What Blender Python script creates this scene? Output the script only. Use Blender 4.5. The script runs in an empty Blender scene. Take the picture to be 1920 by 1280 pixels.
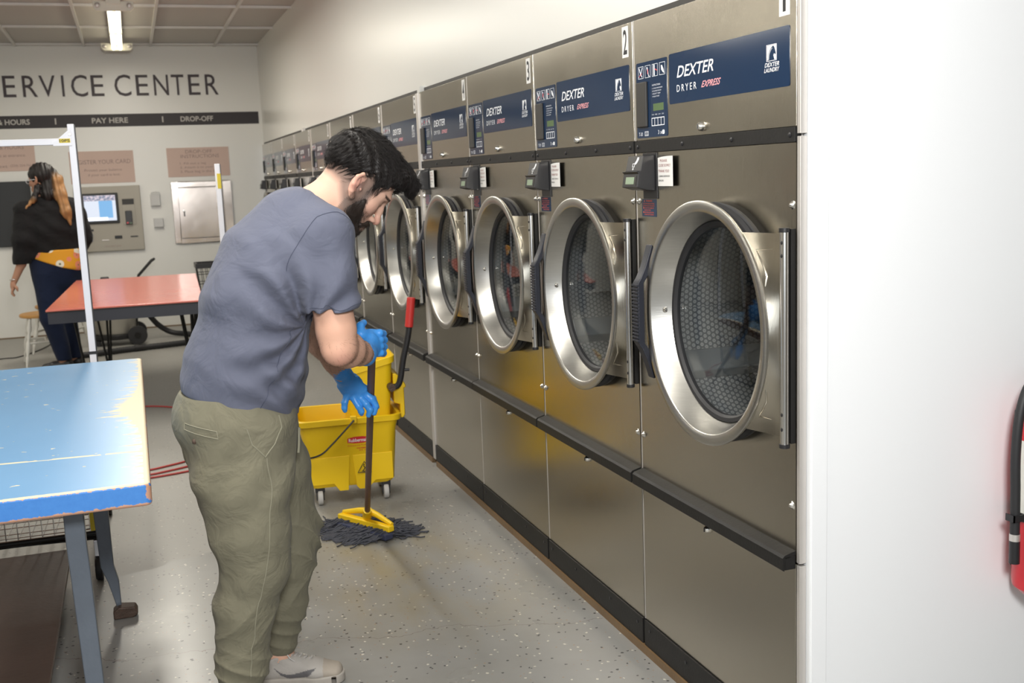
import bpy, bmesh, math, random
import numpy as np
from mathutils import Vector, Matrix
random.seed(7); RNG = np.random.RandomState(11)
scn = bpy.context.scene
COL = scn.collection

# ------------------------------------------------------------------ camera
cam_d = bpy.data.cameras.new('camera'); cam = bpy.data.objects.new('camera', cam_d); COL.objects.link(cam)
cam_d.sensor_width = 36.0; cam_d.lens = 2034.4*36.0/1920.0
cam_d.clip_start = 0.05; cam_d.clip_end = 100
RT = Vector((0.94328753, -0.32972273, -0.03862053)); UP = Vector((0.08632809, 0.13129653, 0.98757718)); FW = Vector((0.32055591, 0.93490328, -0.15231472))
mt = Matrix((RT, UP, -FW)).transposed().to_4x4(); mt.translation = Vector((-1.41498, 0.0, 1.50699))
cam.matrix_world = mt
cam_d.dof.use_dof = True; cam_d.dof.focus_distance = 3.1; cam_d.dof.aperture_fstop = 6.3
scn.camera = cam

# ------------------------------------------------------------------ view, world, light
scn.view_settings.view_transform = 'Standard'; scn.view_settings.look = 'None'
scn.view_settings.gamma = 1.0; scn.view_settings.use_curve_mapping = False
scn.view_settings.exposure = 0.0
scn.cycles.max_bounces = 8; scn.cycles.diffuse_bounces = 4; scn.cycles.glossy_bounces = 4
scn.cycles.transmission_bounces = 6; scn.cycles.transparent_max_bounces = 12
scn.cycles.caustics_reflective = False; scn.cycles.caustics_refractive = False
scn.cycles.sample_clamp_indirect = 6.0
scn.cycles.use_denoising = True
w = bpy.data.worlds.new('daylight'); scn.world = w; w.use_nodes = True
w.node_tree.nodes['Background'].inputs[0].default_value = (0.86, 0.93, 1.0, 1)   # daylight beyond the open shop front
w.node_tree.nodes['Background'].inputs[1].default_value = 2.0

def area_light(name, loc, target, sx, sy, watts, col):
    l = bpy.data.lights.new(name, 'AREA'); l.shape = 'RECTANGLE'; l.size = sx; l.size_y = sy
    l.energy = watts; l.color = col
    o = bpy.data.objects.new(name, l); COL.objects.link(o); o.location = loc
    d = Vector(target) - Vector(loc); o.rotation_euler = d.to_track_quat('-Z', 'Y').to_euler()
    return o
# rows of ceiling tubes over the aisle and over the folding tables
area_light('ceiling_tube_light', (-1.45, 9.6, 2.82), (-1.45, 9.6, 0), 0.25, 2.4, 48, (1.0, 0.95, 0.84))
area_light('ceiling_tube_light', (-1.45, 6.6, 2.9), (-1.45, 6.6, 0), 0.25, 2.4, 60, (1.0, 0.95, 0.86))
area_light('ceiling_tube_light', (-1.45, 2.6, 2.9), (-1.45, 2.6, 0), 0.25, 2.4, 62, (1.0, 0.96, 0.88))
area_light('ceiling_tube_light', (-4.6, 9.0, 2.9), (-4.6, 9.0, 0), 0.3, 3.6, 60, (1.0, 0.95, 0.84))
area_light('ceiling_tube_light', (-4.6, 4.0, 2.9), (-4.6, 4.0, 0), 0.3, 3.6, 60, (1.0, 0.95, 0.84))
# the photographer's flash in a small softbox just above the camera
area_light('camera_flash', (-1.25, -0.25, 2.2), (-0.9, 5.0, 1.25), 0.45, 0.45, 105, (1.0, 0.985, 0.96))

# ------------------------------------------------------------------ materials
def new_mat(name):
    m = bpy.data.materials.new(name); m.use_nodes = True
    nt = m.node_tree; b = nt.nodes['Principled BSDF']; return m, nt, b
def setin(b, **k):
    names = dict(rough='Roughness', metal='Metallic', spec='Specular IOR Level', coat='Coat Weight', coatr='Coat Roughness',
                 trans='Transmission Weight', ior='IOR', sheen='Sheen Weight', sss='Subsurface Weight', aniso='Anisotropic', alpha='Alpha')
    for a, v in k.items(): b.inputs[names[a]].default_value = v
def mix_rgb(nt, fac, c1, c2):
    n = nt.nodes.new('ShaderNodeMix'); n.data_type = 'RGBA'
    for s, v in ((0, fac), (6, c1), (7, c2)):
        if hasattr(v, 'is_output') or isinstance(v, bpy.types.NodeSocket): nt.links.new(v, n.inputs[s])
        else: n.inputs[s].default_value = (v if s == 0 else (*v, 1) if len(v) == 3 else v)
    return n.outputs[2]
def math_n(nt, op, a, b=0.0, c=None):
    n = nt.nodes.new('ShaderNodeMath'); n.operation = op
    for i, v in enumerate((a, b) if c is None else (a, b, c)):
        if isinstance(v, bpy.types.NodeSocket): nt.links.new(v, n.inputs[i])
        else: n.inputs[i].default_value = v
    return n.outputs[0]
def coords(nt, scale=(1, 1, 1), rot=(0, 0, 0), kind='Object', loc=(0, 0, 0)):
    t = nt.nodes.new('ShaderNodeTexCoord'); mp = nt.nodes.new('ShaderNodeMapping')
    mp.inputs['Scale'].default_value = scale; mp.inputs['Rotation'].default_value = rot; mp.inputs['Location'].default_value = loc
    nt.links.new(t.outputs[kind], mp.inputs[0]); return mp.outputs[0]
def noise(nt, vec, scale, detail=2.0, rough=0.5, dist=0.0):
    n = nt.nodes.new('ShaderNodeTexNoise'); n.inputs['Scale'].default_value = scale
    n.inputs['Detail'].default_value = detail; n.inputs['Roughness'].default_value = rough; n.inputs['Distortion'].default_value = dist
    nt.links.new(vec, n.inputs['Vector']); return n.outputs[0]
def ramp(nt, fac, p0, p1, c0=(0, 0, 0), c1=(1, 1, 1)):
    n = nt.nodes.new('ShaderNodeValToRGB'); nt.links.new(fac, n.inputs[0])
    e = n.color_ramp.elements; e[0].position = p0; e[1].position = p1; e[0].color = (*c0, 1); e[1].color = (*c1, 1)
    return n.outputs[0]
def bump(nt, b, h, strength=0.2, dist=0.01):
    n = nt.nodes.new('ShaderNodeBump'); n.inputs['Strength'].default_value = strength; n.inputs['Distance'].default_value = dist
    nt.links.new(h, n.inputs['Height']); nt.links.new(n.outputs[0], b.inputs['Normal'])
def plain(name, col, rough=0.5, metal=0.0, var=0.06, vscale=8.0, bmp=0.0, bscale=60.0, **k):
    m, nt, b = new_mat(name); setin(b, rough=rough, metal=metal, **k)
    v = coords(nt); n = noise(nt, v, vscale, 3)
    c0 = tuple(max(0, x*(1-var)) for x in col); c1 = tuple(min(1, x*(1+var)) for x in col)
    nt.links.new(mix_rgb(nt, n, c0, c1), b.inputs['Base Color'])
    if bmp: bump(nt, b, noise(nt, v, bscale, 3), bmp, 0.004)
    return m
def glow(name, col, strength):
    m, nt, b = new_mat(name); b.inputs['Base Color'].default_value = (*col, 1)
    b.inputs['Emission Color'].default_value = (*col, 1); b.inputs['Emission Strength'].default_value = strength; return m
def steel(name, col=(0.49, 0.455, 0.385), rough=0.21, streak=(3, 260, 3), amt=0.10):
    m, nt, b = new_mat(name); setin(b, metal=1.0)
    n1 = noise(nt, coords(nt, streak), 6.0, 2); n2 = noise(nt, coords(nt), 2.3, 3, 0.6)
    nt.links.new(mix_rgb(nt, n1, tuple(x*(1-amt) for x in col), tuple(min(1, x*(1+amt)) for x in col)), b.inputs['Base Color'])
    r = math_n(nt, 'MULTIPLY_ADD', n2, 0.16, rough-0.08); nt.links.new(r, b.inputs['Roughness'])
    h = math_n(nt, 'ADD', math_n(nt, 'MULTIPLY', n1, 0.12), n2); bump(nt, b, h, 0.10, 0.01)
    return m
M = {}
M['steel'] = steel('brushed_steel')
M['steel_ring'] = steel('door_ring_steel', (0.52, 0.51, 0.48), 0.32, (3, 3, 60))
M['steel_bright'] = plain('bright_steel', (0.80, 0.79, 0.77), 0.22, 1.0)
M['steel_edge'] = plain('steel_edge', (0.66, 0.63, 0.60), 0.45, 0.7)
M['screw'] = plain('screw_metal', (0.82, 0.80, 0.75), 0.22, 1.0)
M['navy'] = plain('navy_overlay', (0.009, 0.028, 0.072), 0.12, 0, 0.03)
M['white'] = plain('white_print', (0.86, 0.87, 0.90), 0.4, 0, 0.01)
M['red_print'] = plain('red_print', (0.75, 0.10, 0.11), 0.4)
M['pink_print'] = plain('pink_print', (0.80, 0.35, 0.38), 0.4)
M['orange_print'] = plain('orange_print', (0.62, 0.11, 0.06), 0.5)
M['black'] = plain('black_plastic', (0.016, 0.016, 0.018), 0.38, 0, 0.1, 20)
M['black_paint'] = plain('black_painted_steel', (0.013, 0.0125, 0.012), 0.5, 0, 0.2, 14, 0.1, 120, spec=0.3)
M['rubber'] = plain('black_rubber', (0.018, 0.018, 0.020), 0.55)
M['grip_black'] = plain('handle_plastic', (0.017, 0.019, 0.028), 0.45)
M['black_ink'] = plain('black_ink', (0.02, 0.02, 0.022), 0.6)
M['paper'] = plain('paper', (0.82, 0.81, 0.79), 0.7, 0, 0.03)
M['paper_print'] = plain('paper_print', (0.34, 0.13, 0.13), 0.7)
M['lcd'] = plain('lcd_green', (0.10, 0.16, 0.07), 0.2)
M['lcd2'] = plain('lcd_grey', (0.30, 0.38, 0.27), 0.15)
M['dark_slot'] = plain('dark_slot', (0.03, 0.028, 0.026), 0.5)
M['wood_trim'] = plain('brown_trim_wood', (0.17, 0.105, 0.05), 0.5, 0, 0.3, 6, 0.3, 40)

def glass_mat(name, tint=(0.95, 0.97, 0.98), gloss=0.0):
    m, nt, b = new_mat(name); out = nt.nodes['Material Output']
    tr = nt.nodes.new('ShaderNodeBsdfTransparent'); tr.inputs[0].default_value = (*tint, 1)
    gl = nt.nodes.new('ShaderNodeBsdfGlossy'); gl.inputs['Roughness'].default_value = 0.02
    ge = nt.nodes.new('ShaderNodeNewGeometry'); dt = nt.nodes.new('ShaderNodeVectorMath'); dt.operation = 'DOT_PRODUCT'
    nt.links.new(ge.outputs['Normal'], dt.inputs[0]); nt.links.new(ge.outputs['Incoming'], dt.inputs[1])
    q = math_n(nt, 'POWER', math_n(nt, 'SUBTRACT', 1.0, math_n(nt, 'ABSOLUTE', dt.outputs['Value'])), 5.0)     # two sided Fresnel reflection
    f = math_n(nt, 'MULTIPLY_ADD', q, 0.96, 0.04+gloss); mx = nt.nodes.new('ShaderNodeMixShader')
    nt.links.new(f, mx.inputs[0]); nt.links.new(tr.outputs[0], mx.inputs[1]); nt.links.new(gl.outputs[0], mx.inputs[2])
    nt.links.new(mx.outputs[0], out.inputs[0]); nt.nodes.remove(b); return m
M['glass'] = glass_mat('door_glass')

def drum_mat():
    m, nt, b = new_mat('perforated_drum_steel'); setin(b, metal=0.0, rough=0.4)
    # hexagonal rows of punched holes: two interleaved lattices of round dots in uv space
    v = coords(nt, (1, 1, 1), kind='UV'); sep = nt.nodes.new('ShaderNodeSeparateXYZ'); nt.links.new(v, sep.inputs[0])
    sx, sy = 0.0165, 0.0286
    ds = []
    for ox, oy in ((0, 0), (0.5, 0.5)):
        fx = math_n(nt, 'SUBTRACT', math_n(nt, 'FRACT', math_n(nt, 'MULTIPLY_ADD', sep.outputs[0], 1/sx, ox)), 0.5)
        fy = math_n(nt, 'SUBTRACT', math_n(nt, 'FRACT', math_n(nt, 'MULTIPLY_ADD', sep.outputs[1], 1/sy, oy)), 0.5)
        fx = math_n(nt, 'MULTIPLY', fx, sx); fy = math_n(nt, 'MULTIPLY', fy, sy)
        ds.append(math_n(nt, 'SQRT', math_n(nt, 'ADD', math_n(nt, 'MULTIPLY', fx, fx), math_n(nt, 'MULTIPLY', fy, fy))))
    d = math_n(nt, 'MINIMUM', ds[0], ds[1])
    hole = math_n(nt, 'LESS_THAN', d, 0.0038); rim = math_n(nt, 'LESS_THAN', d, 0.0053)
    c = mix_rgb(nt, rim, (0.115, 0.12, 0.125), (0.42, 0.42, 0.40)); c = mix_rgb(nt, hole, c, (0.28, 0.28, 0.27))
    nt.links.new(c, b.inputs['Base Color']); return m
M['drum'] = drum_mat()
M['lifter'] = plain('drum_lifter_steel', (0.40, 0.44, 0.47), 0.35, 0.8)

# ------------------------------------------------------------------ mesh helpers
class MB:
    """collects verts and faces, then builds one mesh object"""
    def __init__(s): s.v = []; s.f = []; s.mi = []; s.uv = {}; s.m = 0
    def add(s, vs, fs):
        o = len(s.v); s.v.extend([tuple(p) for p in vs]); s.f.extend([tuple(i+o for i in f) for f in fs]); s.mi.extend([s.m]*len(fs)); return s
    def box(s, x0, x1, y0, y1, z0, z1):
        vs = [(x, y, z) for x in (x0, x1) for y in (y0, y1) for z in (z0, z1)]
        return s.add(vs, [(0, 1, 3, 2), (4, 6, 7, 5), (0, 4, 5, 1), (2, 3, 7, 6), (0, 2, 6, 4), (1, 5, 7, 3)])
    def obox(s, c, ax, ay, az):
        c, ax, ay, az = map(Vector, (c, ax, ay, az))
        vs = [c+i*ax+j*ay+k*az for i in (-1, 1) for j in (-1, 1) for k in (-1, 1)]
        return s.add(vs, [(0, 1, 3, 2), (4, 6, 7, 5), (0, 4, 5, 1), (2, 3, 7, 6), (0, 2, 6, 4), (1, 5, 7, 3)])
    def tube(s, pts, r, n=10, cap=True, closed=False):
        pts = [Vector(p) for p in pts]; k = len(pts); rs = r if isinstance(r, (list, tuple)) else [r]*k
        rings = []; prev = None
        for i, p in enumerate(pts):
            if closed: t = pts[(i+1) % k]-pts[i-1]
            else: t = pts[min(i+1, k-1)]-pts[max(i-1, 0)]
            t.normalize()
            if prev is None:
                a = Vector((0, 0, 1)) if abs(t.z) < 0.9 else Vector((1, 0, 0)); u = t.cross(a).normalized()
            else: u = (prev - t*prev.dot(t)).normalized()
            prev = u; w_ = t.cross(u)
            rings.append([p+rs[i]*(math.cos(q)*u+math.sin(q)*w_) for q in [2*math.pi*j/n for j in range(n)]])
        vs = [v for g in rings for v in g]; fs = []
        for i in range(k-1 if not closed else k):
            a, b_ = i*n, ((i+1) % k)*n
            for j in range(n): fs.append((a+j, a+(j+1) % n, b_+(j+1) % n, b_+j))
        if cap and not closed: fs.append(tuple(range(n-1, -1, -1))); fs.append(tuple((k-1)*n+j for j in range(n)))
        return s.add(vs, fs)
    def lathe(s, prof, c=(0, 0, 0), axis='z', n=32, a0=0, a1=2*math.pi, sc=(1, 1)):
        """prof: (radius, height along the axis)"""
        vs = []; full = abs(a1-a0-2*math.pi) < 1e-6; m_ = n if full else n+1
        for r, h in prof:
            for j in range(m_):
                q = a0+(a1-a0)*j/n; p, t = r*math.cos(q)*sc[0], r*math.sin(q)*sc[1]
                vs.append({'z': (c[0]+p, c[1]+t, c[2]+h), 'x': (c[0]+h, c[1]+p, c[2]+t), 'y': (c[0]+t, c[1]+h, c[2]+p)}[axis])
        fs = []
        for i in range(len(prof)-1):
            for j in range(n if not full else m_):
                if not full and j == n: continue
                a, b_ = i*m_+j, i*m_+(j+1) % m_; fs.append((a, b_, b_+m_, a+m_))
        return s.add(vs, fs)
    def disc(s, c, r, axis='x', n=32, thick=0.002, sc=(1, 1)):
        return s.lathe([(0.0001, 0), (r, 0), (r, thick), (0.0001, thick)], c, axis, n, sc=sc)
    def prism(s, poly, org, u, v, nrm, t):
        """polygon in (u,v) coordinates pushed out along nrm by t"""
        org, u, v, nrm = map(Vector, (org, u, v, nrm)); n = len(poly)
        a = [org+p*u+q*v for p, q in poly]; b_ = [p+nrm*t for p in a]
        return s.add(a+b_, [tuple(range(n-1, -1, -1)), tuple(range(n, 2*n))]+[(i, (i+1) % n, n+(i+1) % n, n+i) for i in range(n)])
    def sphere(s, c, r, n=12, sc=(1, 1, 1)):
        vs = []; fs = []; h = n//2
        for i in range(h+1):
            a = math.pi*i/h
            for j in range(n):
                q = 2*math.pi*j/n; vs.append((c[0]+r*sc[0]*math.sin(a)*math.cos(q), c[1]+r*sc[1]*math.sin(a)*math.sin(q), c[2]+r*sc[2]*math.cos(a)))
        for i in range(h):
            for j in range(n): fs.append((i*n+j, (i+1)*n+j, (i+1)*n+(j+1) % n, i*n+(j+1) % n))
        return s.add(vs, fs)
    def build(s, name, mat, parent=None, bevel=0.0, smooth=True, loc=None, angle=35, seg=2):
        me = bpy.data.meshes.new(name); me.from_pydata(s.v, [], s.f)
        if s.uv:
            pass
        mats = mat if isinstance(mat, (list, tuple)) else [mat]
        for m_ in mats: me.materials.append(M[m_] if isinstance(m_, str) else m_)
        if len(mats) > 1: me.polygons.foreach_set('material_index', s.mi)
        bm = bmesh.new(); bm.from_mesh(me); bmesh.ops.remove_doubles(bm, verts=bm.verts, dist=1e-6)
        bmesh.ops.recalc_face_normals(bm, faces=bm.faces); bm.to_mesh(me); bm.free()
        if smooth:
            me.shade_smooth(); me.set_sharp_from_angle(angle=math.radians(angle))
        o = bpy.data.objects.new(name, me); COL.objects.link(o)
        if parent: o.parent = parent
        if loc: o.location = loc
        if bevel:
            bv = o.modifiers.new('bevel', 'BEVEL'); bv.width = bevel; bv.segments = seg; bv.limit_method = 'ANGLE'; bv.angle_limit = math.radians(40); bv.harden_normals = True
        return o
def thing(name, label, cat, loc=(0, 0, 0), rz=0.0, group=None):
    o = bpy.data.objects.new(name, None); COL.objects.link(o); o.empty_display_size = 0.1
    o.location = loc; o.rotation_euler = (0, 0, rz); return tag(o, label, cat, group)
def tag(o, label, cat, group=None):
    o['label'] = label; o['category'] = cat
    if group: o['group'] = group
    return o
def struct(o): o['kind'] = 'structure'; return o

# ------------------------------------------------------------------ lettering
_gc = {}
def glyphs(s, bold=0.0, shear=0.0, space=1.0):
    key = (s, bold, shear, space)
    if key in _gc: return _gc[key]
    cu = bpy.data.curves.new('t', 'FONT'); cu.body = s; cu.offset = bold; cu.shear = shear; cu.space_character = space; cu.resolution_u = 3
    o = bpy.data.objects.new('t', cu); me = o.to_mesh()
    vs = [(v.co.x, v.co.y) for v in me.vertices]; fs = [tuple(p.vertices) for p in me.polygons]
    o.to_mesh_clear(); bpy.data.objects.remove(o); bpy.data.curves.remove(cu)
    _gc[key] = (vs, fs); return _gc[key]
def text(mb, s, org, u, v, w_, h, bold=0.0, shear=0.0, space=1.0, flipn=False):
    """lay string s with its lower left at org, width w_ along u, height h along v"""
    vs, fs = glyphs(s, bold, shear, space)
    if not vs: return mb
    xs = [p[0] for p in vs]; ys = [p[1] for p in vs]; x0, y0 = min(xs), min(ys); sx = w_/(max(xs)-x0); sy = h/(max(ys)-y0)
    org, u, v = Vector(org), Vector(u), Vector(v)
    return mb.add([org+u*((a-x0)*sx)+v*((b-y0)*sy) for a, b in vs], fs)

# ------------------------------------------------------------------ implicit surfaces (numpy)
def snoise(P, f, seed=0):
    r = np.random.RandomState(seed); o = 0
    for k in range(5):
        d = r.normal(size=3); d /= np.linalg.norm(d); fr = f*(0.7+0.75*r.rand())
        d2 = r.normal(size=3); d2 /= np.linalg.norm(d2)
        o = o+np.sin(P@(d*fr)+r.rand()*6.28+1.3*np.sin(P@(d2*fr*0.6)+r.rand()*6.28))
    return (o/5).astype(np.float32)
def smin(a, b, k=0.02):
    h = np.clip(0.5+0.5*(b-a)/k, 0, 1); return b*(1-h)+a*h-k*h*(1-h)
def smax(a, b, k=0.02): return -smin(-a, -b, k)
def sph(P, c, r): return np.linalg.norm(P-np.array(c, np.float32), axis=1)-r
def ell(P, c, r):
    r = np.array(r, np.float32); q = (P-np.array(c, np.float32))/r; k = np.linalg.norm(q, axis=1)
    g = np.linalg.norm(q/r, axis=1)+1e-9; return k*(k-1)/g
def sweep(P, pts, ra, rb=None, side=(0, 1, 0), k=0.015):
    """elliptic rod along pts: ra across (in the plane square to side), rb along side"""
    pts = [np.array(p, np.float32) for p in pts]; n = len(pts)
    ra = [ra]*n if np.isscalar(ra) else ra; rb = ra if rb is None else ([rb]*n if np.isscalar(rb) else rb)
    side = np.array(side, np.float32); out = None
    for i in range(n-1):
        a, b = pts[i], pts[i+1]; ab = b-a; L = np.linalg.norm(ab)+1e-9; T = ab/L
        S = side-T*(T@side)
        if np.linalg.norm(S) < 1e-3: S = np.cross(T, [1, 0.1, 0])
        S = S/np.linalg.norm(S); N = np.cross(T, S)
        t = np.clip((P-a)@T/L, 0, 1); d = P-a-t[:, None]*ab
        r1 = ra[i]+(ra[i+1]-ra[i])*t; r2 = rb[i]+(rb[i+1]-rb[i])*t; m_ = np.minimum(r1, r2)
        kk = np.sqrt((d@N/r1)**2+(d@S/r2)**2+(d@T/m_)**2); dd = (kk-1)*m_
        out = dd if out is None else smin(out, dd, k)
    return out
def nets(fn, lo, hi, h, B=10):
    lo = np.array(lo, np.float32); hi = np.array(hi, np.float32)
    nb = np.ceil((hi-lo)/(h*B)).astype(int); n = nb*B
    V = np.empty(n, np.float32)
    ci = np.stack(np.meshgrid(*[np.arange(k) for k in nb], indexing='ij'), -1).reshape(-1, 3)
    cen = lo+(ci*B+(B-1)/2)*h; dc = fn(cen.astype(np.float32))
    V6 = np.repeat(np.repeat(np.repeat(np.sign(dc).reshape(nb), B, 0), B, 1), B, 2).astype(np.float32); V[:] = V6; del V6
    near = ci[np.abs(dc) < h*B*1.25]
    loc = np.stack(np.meshgrid(*[np.arange(B)]*3, indexing='ij'), -1).reshape(-1, 3)
    for s in range(0, len(near), 300):
        blk = near[s:s+300]; idx = (blk[:, None, :]*B+loc[None]).reshape(-1, 3)
        V[idx[:, 0], idx[:, 1], idx[:, 2]] = fn((lo+idx*h).astype(np.float32))
    I = (V < 0); cnt = np.zeros(np.array(V.shape)-1, np.int8)
    offs = [(a, b, c) for a in (0, 1) for b in (0, 1) for c in (0, 1)]
    for a, b, c in offs: cnt += I[a:V.shape[0]-1+a, b:V.shape[1]-1+b, c:V.shape[2]-1+c]
    act = np.argwhere((cnt > 0) & (cnt < 8)); ids = np.full(cnt.shape, -1, np.int32); ids[tuple(act.T)] = np.arange(len(act))
    cv = np.stack([V[act[:, 0]+a, act[:, 1]+b, act[:, 2]+c] for a, b, c in offs], 1)
    pos = np.zeros((len(act), 3)); num = np.zeros(len(act))
    for i in range(8):
        for j in range(i+1, 8):
            oi, oj = np.array(offs[i]), np.array(offs[j])
            if np.abs(oi-oj).sum() != 1: continue
            m_ = (cv[:, i] < 0) != (cv[:, j] < 0); t = cv[m_, i]/(cv[m_, i]-cv[m_, j])
            pos[m_] += oi+(oj-oi)*t[:, None]; num[m_] += 1
    vs = lo+(act+pos/num[:, None])*h; fs = []
    for ax in range(3):
        u, w_ = [(1, 2), (2, 0), (0, 1)][ax]
        sl0 = [slice(None)]*3; sl1 = [slice(None)]*3; sl0[ax] = slice(0, -1); sl1[ax] = slice(1, None)
        A = I[tuple(sl0)]; Bq = I[tuple(sl1)]; e = np.argwhere(A != Bq)
        e = e[(e[:, u] > 0) & (e[:, w_] > 0) & (e[:, u] < cnt.shape[u]) & (e[:, w_] < cnt.shape[w_])]
        ins = A[tuple(e.T)]; q = []
        for du, dw in ((-1, -1), (0, -1), (0, 0), (-1, 0)):
            c = e.copy(); c[:, u] += du; c[:, w_] += dw; q.append(ids[tuple(c.T)])
        q = np.stack(q, 1); q[~ins] = q[~ins][:, ::-1]; q = q[(q >= 0).all(1)]; fs.append(q)
    return vs, np.concatenate(fs)
def relax(vs, fs, it=2, lam=0.5):
    e = np.concatenate([fs[:, [0, 1]], fs[:, [1, 2]], fs[:, [2, 3]], fs[:, [3, 0]]])
    for k in range(it):
        s = np.zeros_like(vs); c = np.zeros(len(vs))
        for a, b in ((0, 1), (1, 0)):
            for d in range(3): s[:, d] += np.bincount(e[:, a], vs[e[:, b], d], len(vs))
            c += np.bincount(e[:, a], minlength=len(vs))
        vs = vs+(s/np.maximum(c, 1)[:, None]-vs)*lam
    return vs
def mesh_np(name, vs, fs, mat, parent=None, cols=None):
    me = bpy.data.meshes.new(name); me.vertices.add(len(vs)); me.vertices.foreach_set('co', np.asarray(vs, np.float32).ravel())
    me.loops.add(len(fs)*4); me.loops.foreach_set('vertex_index', fs.astype(np.int32).ravel())
    me.polygons.add(len(fs)); me.polygons.foreach_set('loop_start', np.arange(0, len(fs)*4, 4, dtype=np.int32))
    me.update(calc_edges=True); me.validate()
    mats = mat if isinstance(mat, (list, tuple)) else [mat]
    for m_ in mats: me.materials.append(M[m_] if isinstance(m_, str) else m_)
    if cols is not None:
        a = me.color_attributes.new('tone', 'FLOAT_COLOR', 'POINT')
        c4 = np.ones((len(vs), 4), np.float32); c4[:, :3] = cols; a.data.foreach_set('color', c4.ravel())
    me.shade_smooth()
    o = bpy.data.objects.new(name, me); COL.objects.link(o)
    if parent: o.parent = parent
    return o
def normals_np(vs, fs):
    n = np.cross(vs[fs[:, 2]]-vs[fs[:, 0]], vs[fs[:, 3]]-vs[fs[:, 1]]); o = np.zeros_like(vs)
    for k in range(4):
        for d in range(3): o[:, d] += np.bincount(fs[:, k], n[:, d], len(vs))
    return o/(np.linalg.norm(o, axis=1)[:, None]+1e-12)
def attr_mat(name, rough=0.5, bmp=0.0, bscale=200.0, **k):
    m, nt, b = new_mat(name); setin(b, rough=rough, **k)
    a = nt.nodes.new('ShaderNodeAttribute'); a.attribute_name = 'tone'; nt.links.new(a.outputs[0], b.inputs['Base Color'])
    if bmp: bump(nt, b, noise(nt, coords(nt), bscale, 4), bmp, 0.003)
    return m
# ================================================================== THE ROOM
def floor_mat():
    m, nt, b = new_mat('speckled_epoxy_floor'); v = coords(nt)
    big = noise(nt, v, 0.55, 3, 0.55); mid = noise(nt, v, 2.4, 4, 0.6)
    base = mix_rgb(nt, big, (0.225, 0.220, 0.200), (0.268, 0.268, 0.258)); base = mix_rgb(nt, ramp(nt, mid, 0.35, 0.75), base, (0.305, 0.305, 0.295))
    def chips(scale, thr, seed, col, c):
        vo = nt.nodes.new('ShaderNodeTexVoronoi'); vo.inputs['Scale'].default_value = scale
        mp = coords(nt, (1, 1, 1), loc=(seed, seed*2, 0)); dn = nt.nodes.new('ShaderNodeTexNoise'); dn.inputs['Scale'].default_value = 90; nt.links.new(mp, dn.inputs['Vector'])
        va = nt.nodes.new('ShaderNodeVectorMath'); va.operation = 'MULTIPLY_ADD'; nt.links.new(dn.outputs[1], va.inputs[0]); va.inputs[1].default_value = (0.012, 0.012, 0); nt.links.new(mp, va.inputs[2])
        nt.links.new(va.outputs[0], vo.inputs['Vector'])
        sp = nt.nodes.new('ShaderNodeSeparateColor'); nt.links.new(vo.outputs['Color'], sp.inputs[0])
        f = math_n(nt, 'MULTIPLY', math_n(nt, 'LESS_THAN', vo.outputs['Distance'], thr), math_n(nt, 'GREATER_THAN', sp.outputs[0], 0.62))
        return mix_rgb(nt, f, c, col)
    base = chips(46, 0.20, 1.3, (0.03, 0.03, 0.035), base)
    base = chips(40, 0.17, 4.1, (0.62, 0.60, 0.52), base)
    base = chips(52, 0.15, 7.7, (0.30, 0.22, 0.15), base)
    sep = nt.nodes.new('ShaderNodeSeparateXYZ'); nt.links.new(v, sep.inputs[0]); X, Y = sep.outputs[0], sep.outputs[1]
    # worn buff smears left where the mop and the bucket have run
    st = noise(nt, coords(nt, (2.2, 0.8, 1), (0, 0, 0.35)), 2.2, 4, 0.6)
    reg = math_n(nt, 'SUBTRACT', 1.0, math_n(nt, 'MULTIPLY', math_n(nt, 'ADD', math_n(nt, 'POWER', math_n(nt, 'ADD', X, 0.52), 2.0), math_n(nt, 'MULTIPLY', math_n(nt, 'POWER', math_n(nt, 'ADD', Y, -4.0), 2.0), 0.25)), 5.0))
    smear = math_n(nt, 'MULTIPLY', math_n(nt, 'MAXIMUM', reg, 0.0), ramp(nt, st, 0.42, 0.62)); base = mix_rgb(nt, math_n(nt, 'MULTIPLY', smear, 0.55), base, (0.30, 0.24, 0.12))
    # hairline crack across the slab
    wob = noise(nt, v, 3.0, 5, 0.6)
    line = math_n(nt, 'ADD', math_n(nt, 'ADD', Y, math_n(nt, 'MULTIPLY', X, 0.24)), math_n(nt, 'MULTIPLY', wob, -0.28))
    crack = math_n(nt, 'LESS_THAN', math_n(nt, 'ABSOLUTE', math_n(nt, 'SUBTRACT', line, 3.09)), 0.0017)
    base = mix_rgb(nt, math_n(nt, 'MULTIPLY', crack, 0.7), base, (0.10, 0.07, 0.05))
    # damp, freshly mopped part of the floor is a little darker and glossier
    edge = math_n(nt, 'ADD', math_n(nt, 'ADD', Y, math_n(nt, 'MULTIPLY', X, -0.35)), math_n(nt, 'MULTIPLY', mid, 0.35))
    wet = math_n(nt, 'LESS_THAN', edge, 5.12)
    base = mix_rgb(nt, math_n(nt, 'MULTIPLY', math_n(nt, 'SUBTRACT', 1.0, wet), 0.55), base, (0.33, 0.318, 0.288))
    nt.links.new(base, b.inputs['Base Color'])
    r = math_n(nt, 'MULTIPLY_ADD', mid, 0.22, 0.20); r = math_n(nt, 'ADD', r, math_n(nt, 'MULTIPLY', math_n(nt, 'SUBTRACT', 1.0, wet), 0.14))
    nt.links.new(r, b.inputs['Roughness']); bump(nt, b, mid, 0.08, 0.01); return m
M['floor'] = floor_mat()
M['wall'] = plain('white_wall_paint', (0.76, 0.755, 0.72), 0.30, 0, 0.015, 1.5, 0.05, 30)
M['wall_near'] = plain('bright_white_wall_paint', (0.84, 0.86, 0.88), 0.45, 0, 0.01, 1.5)
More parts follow.
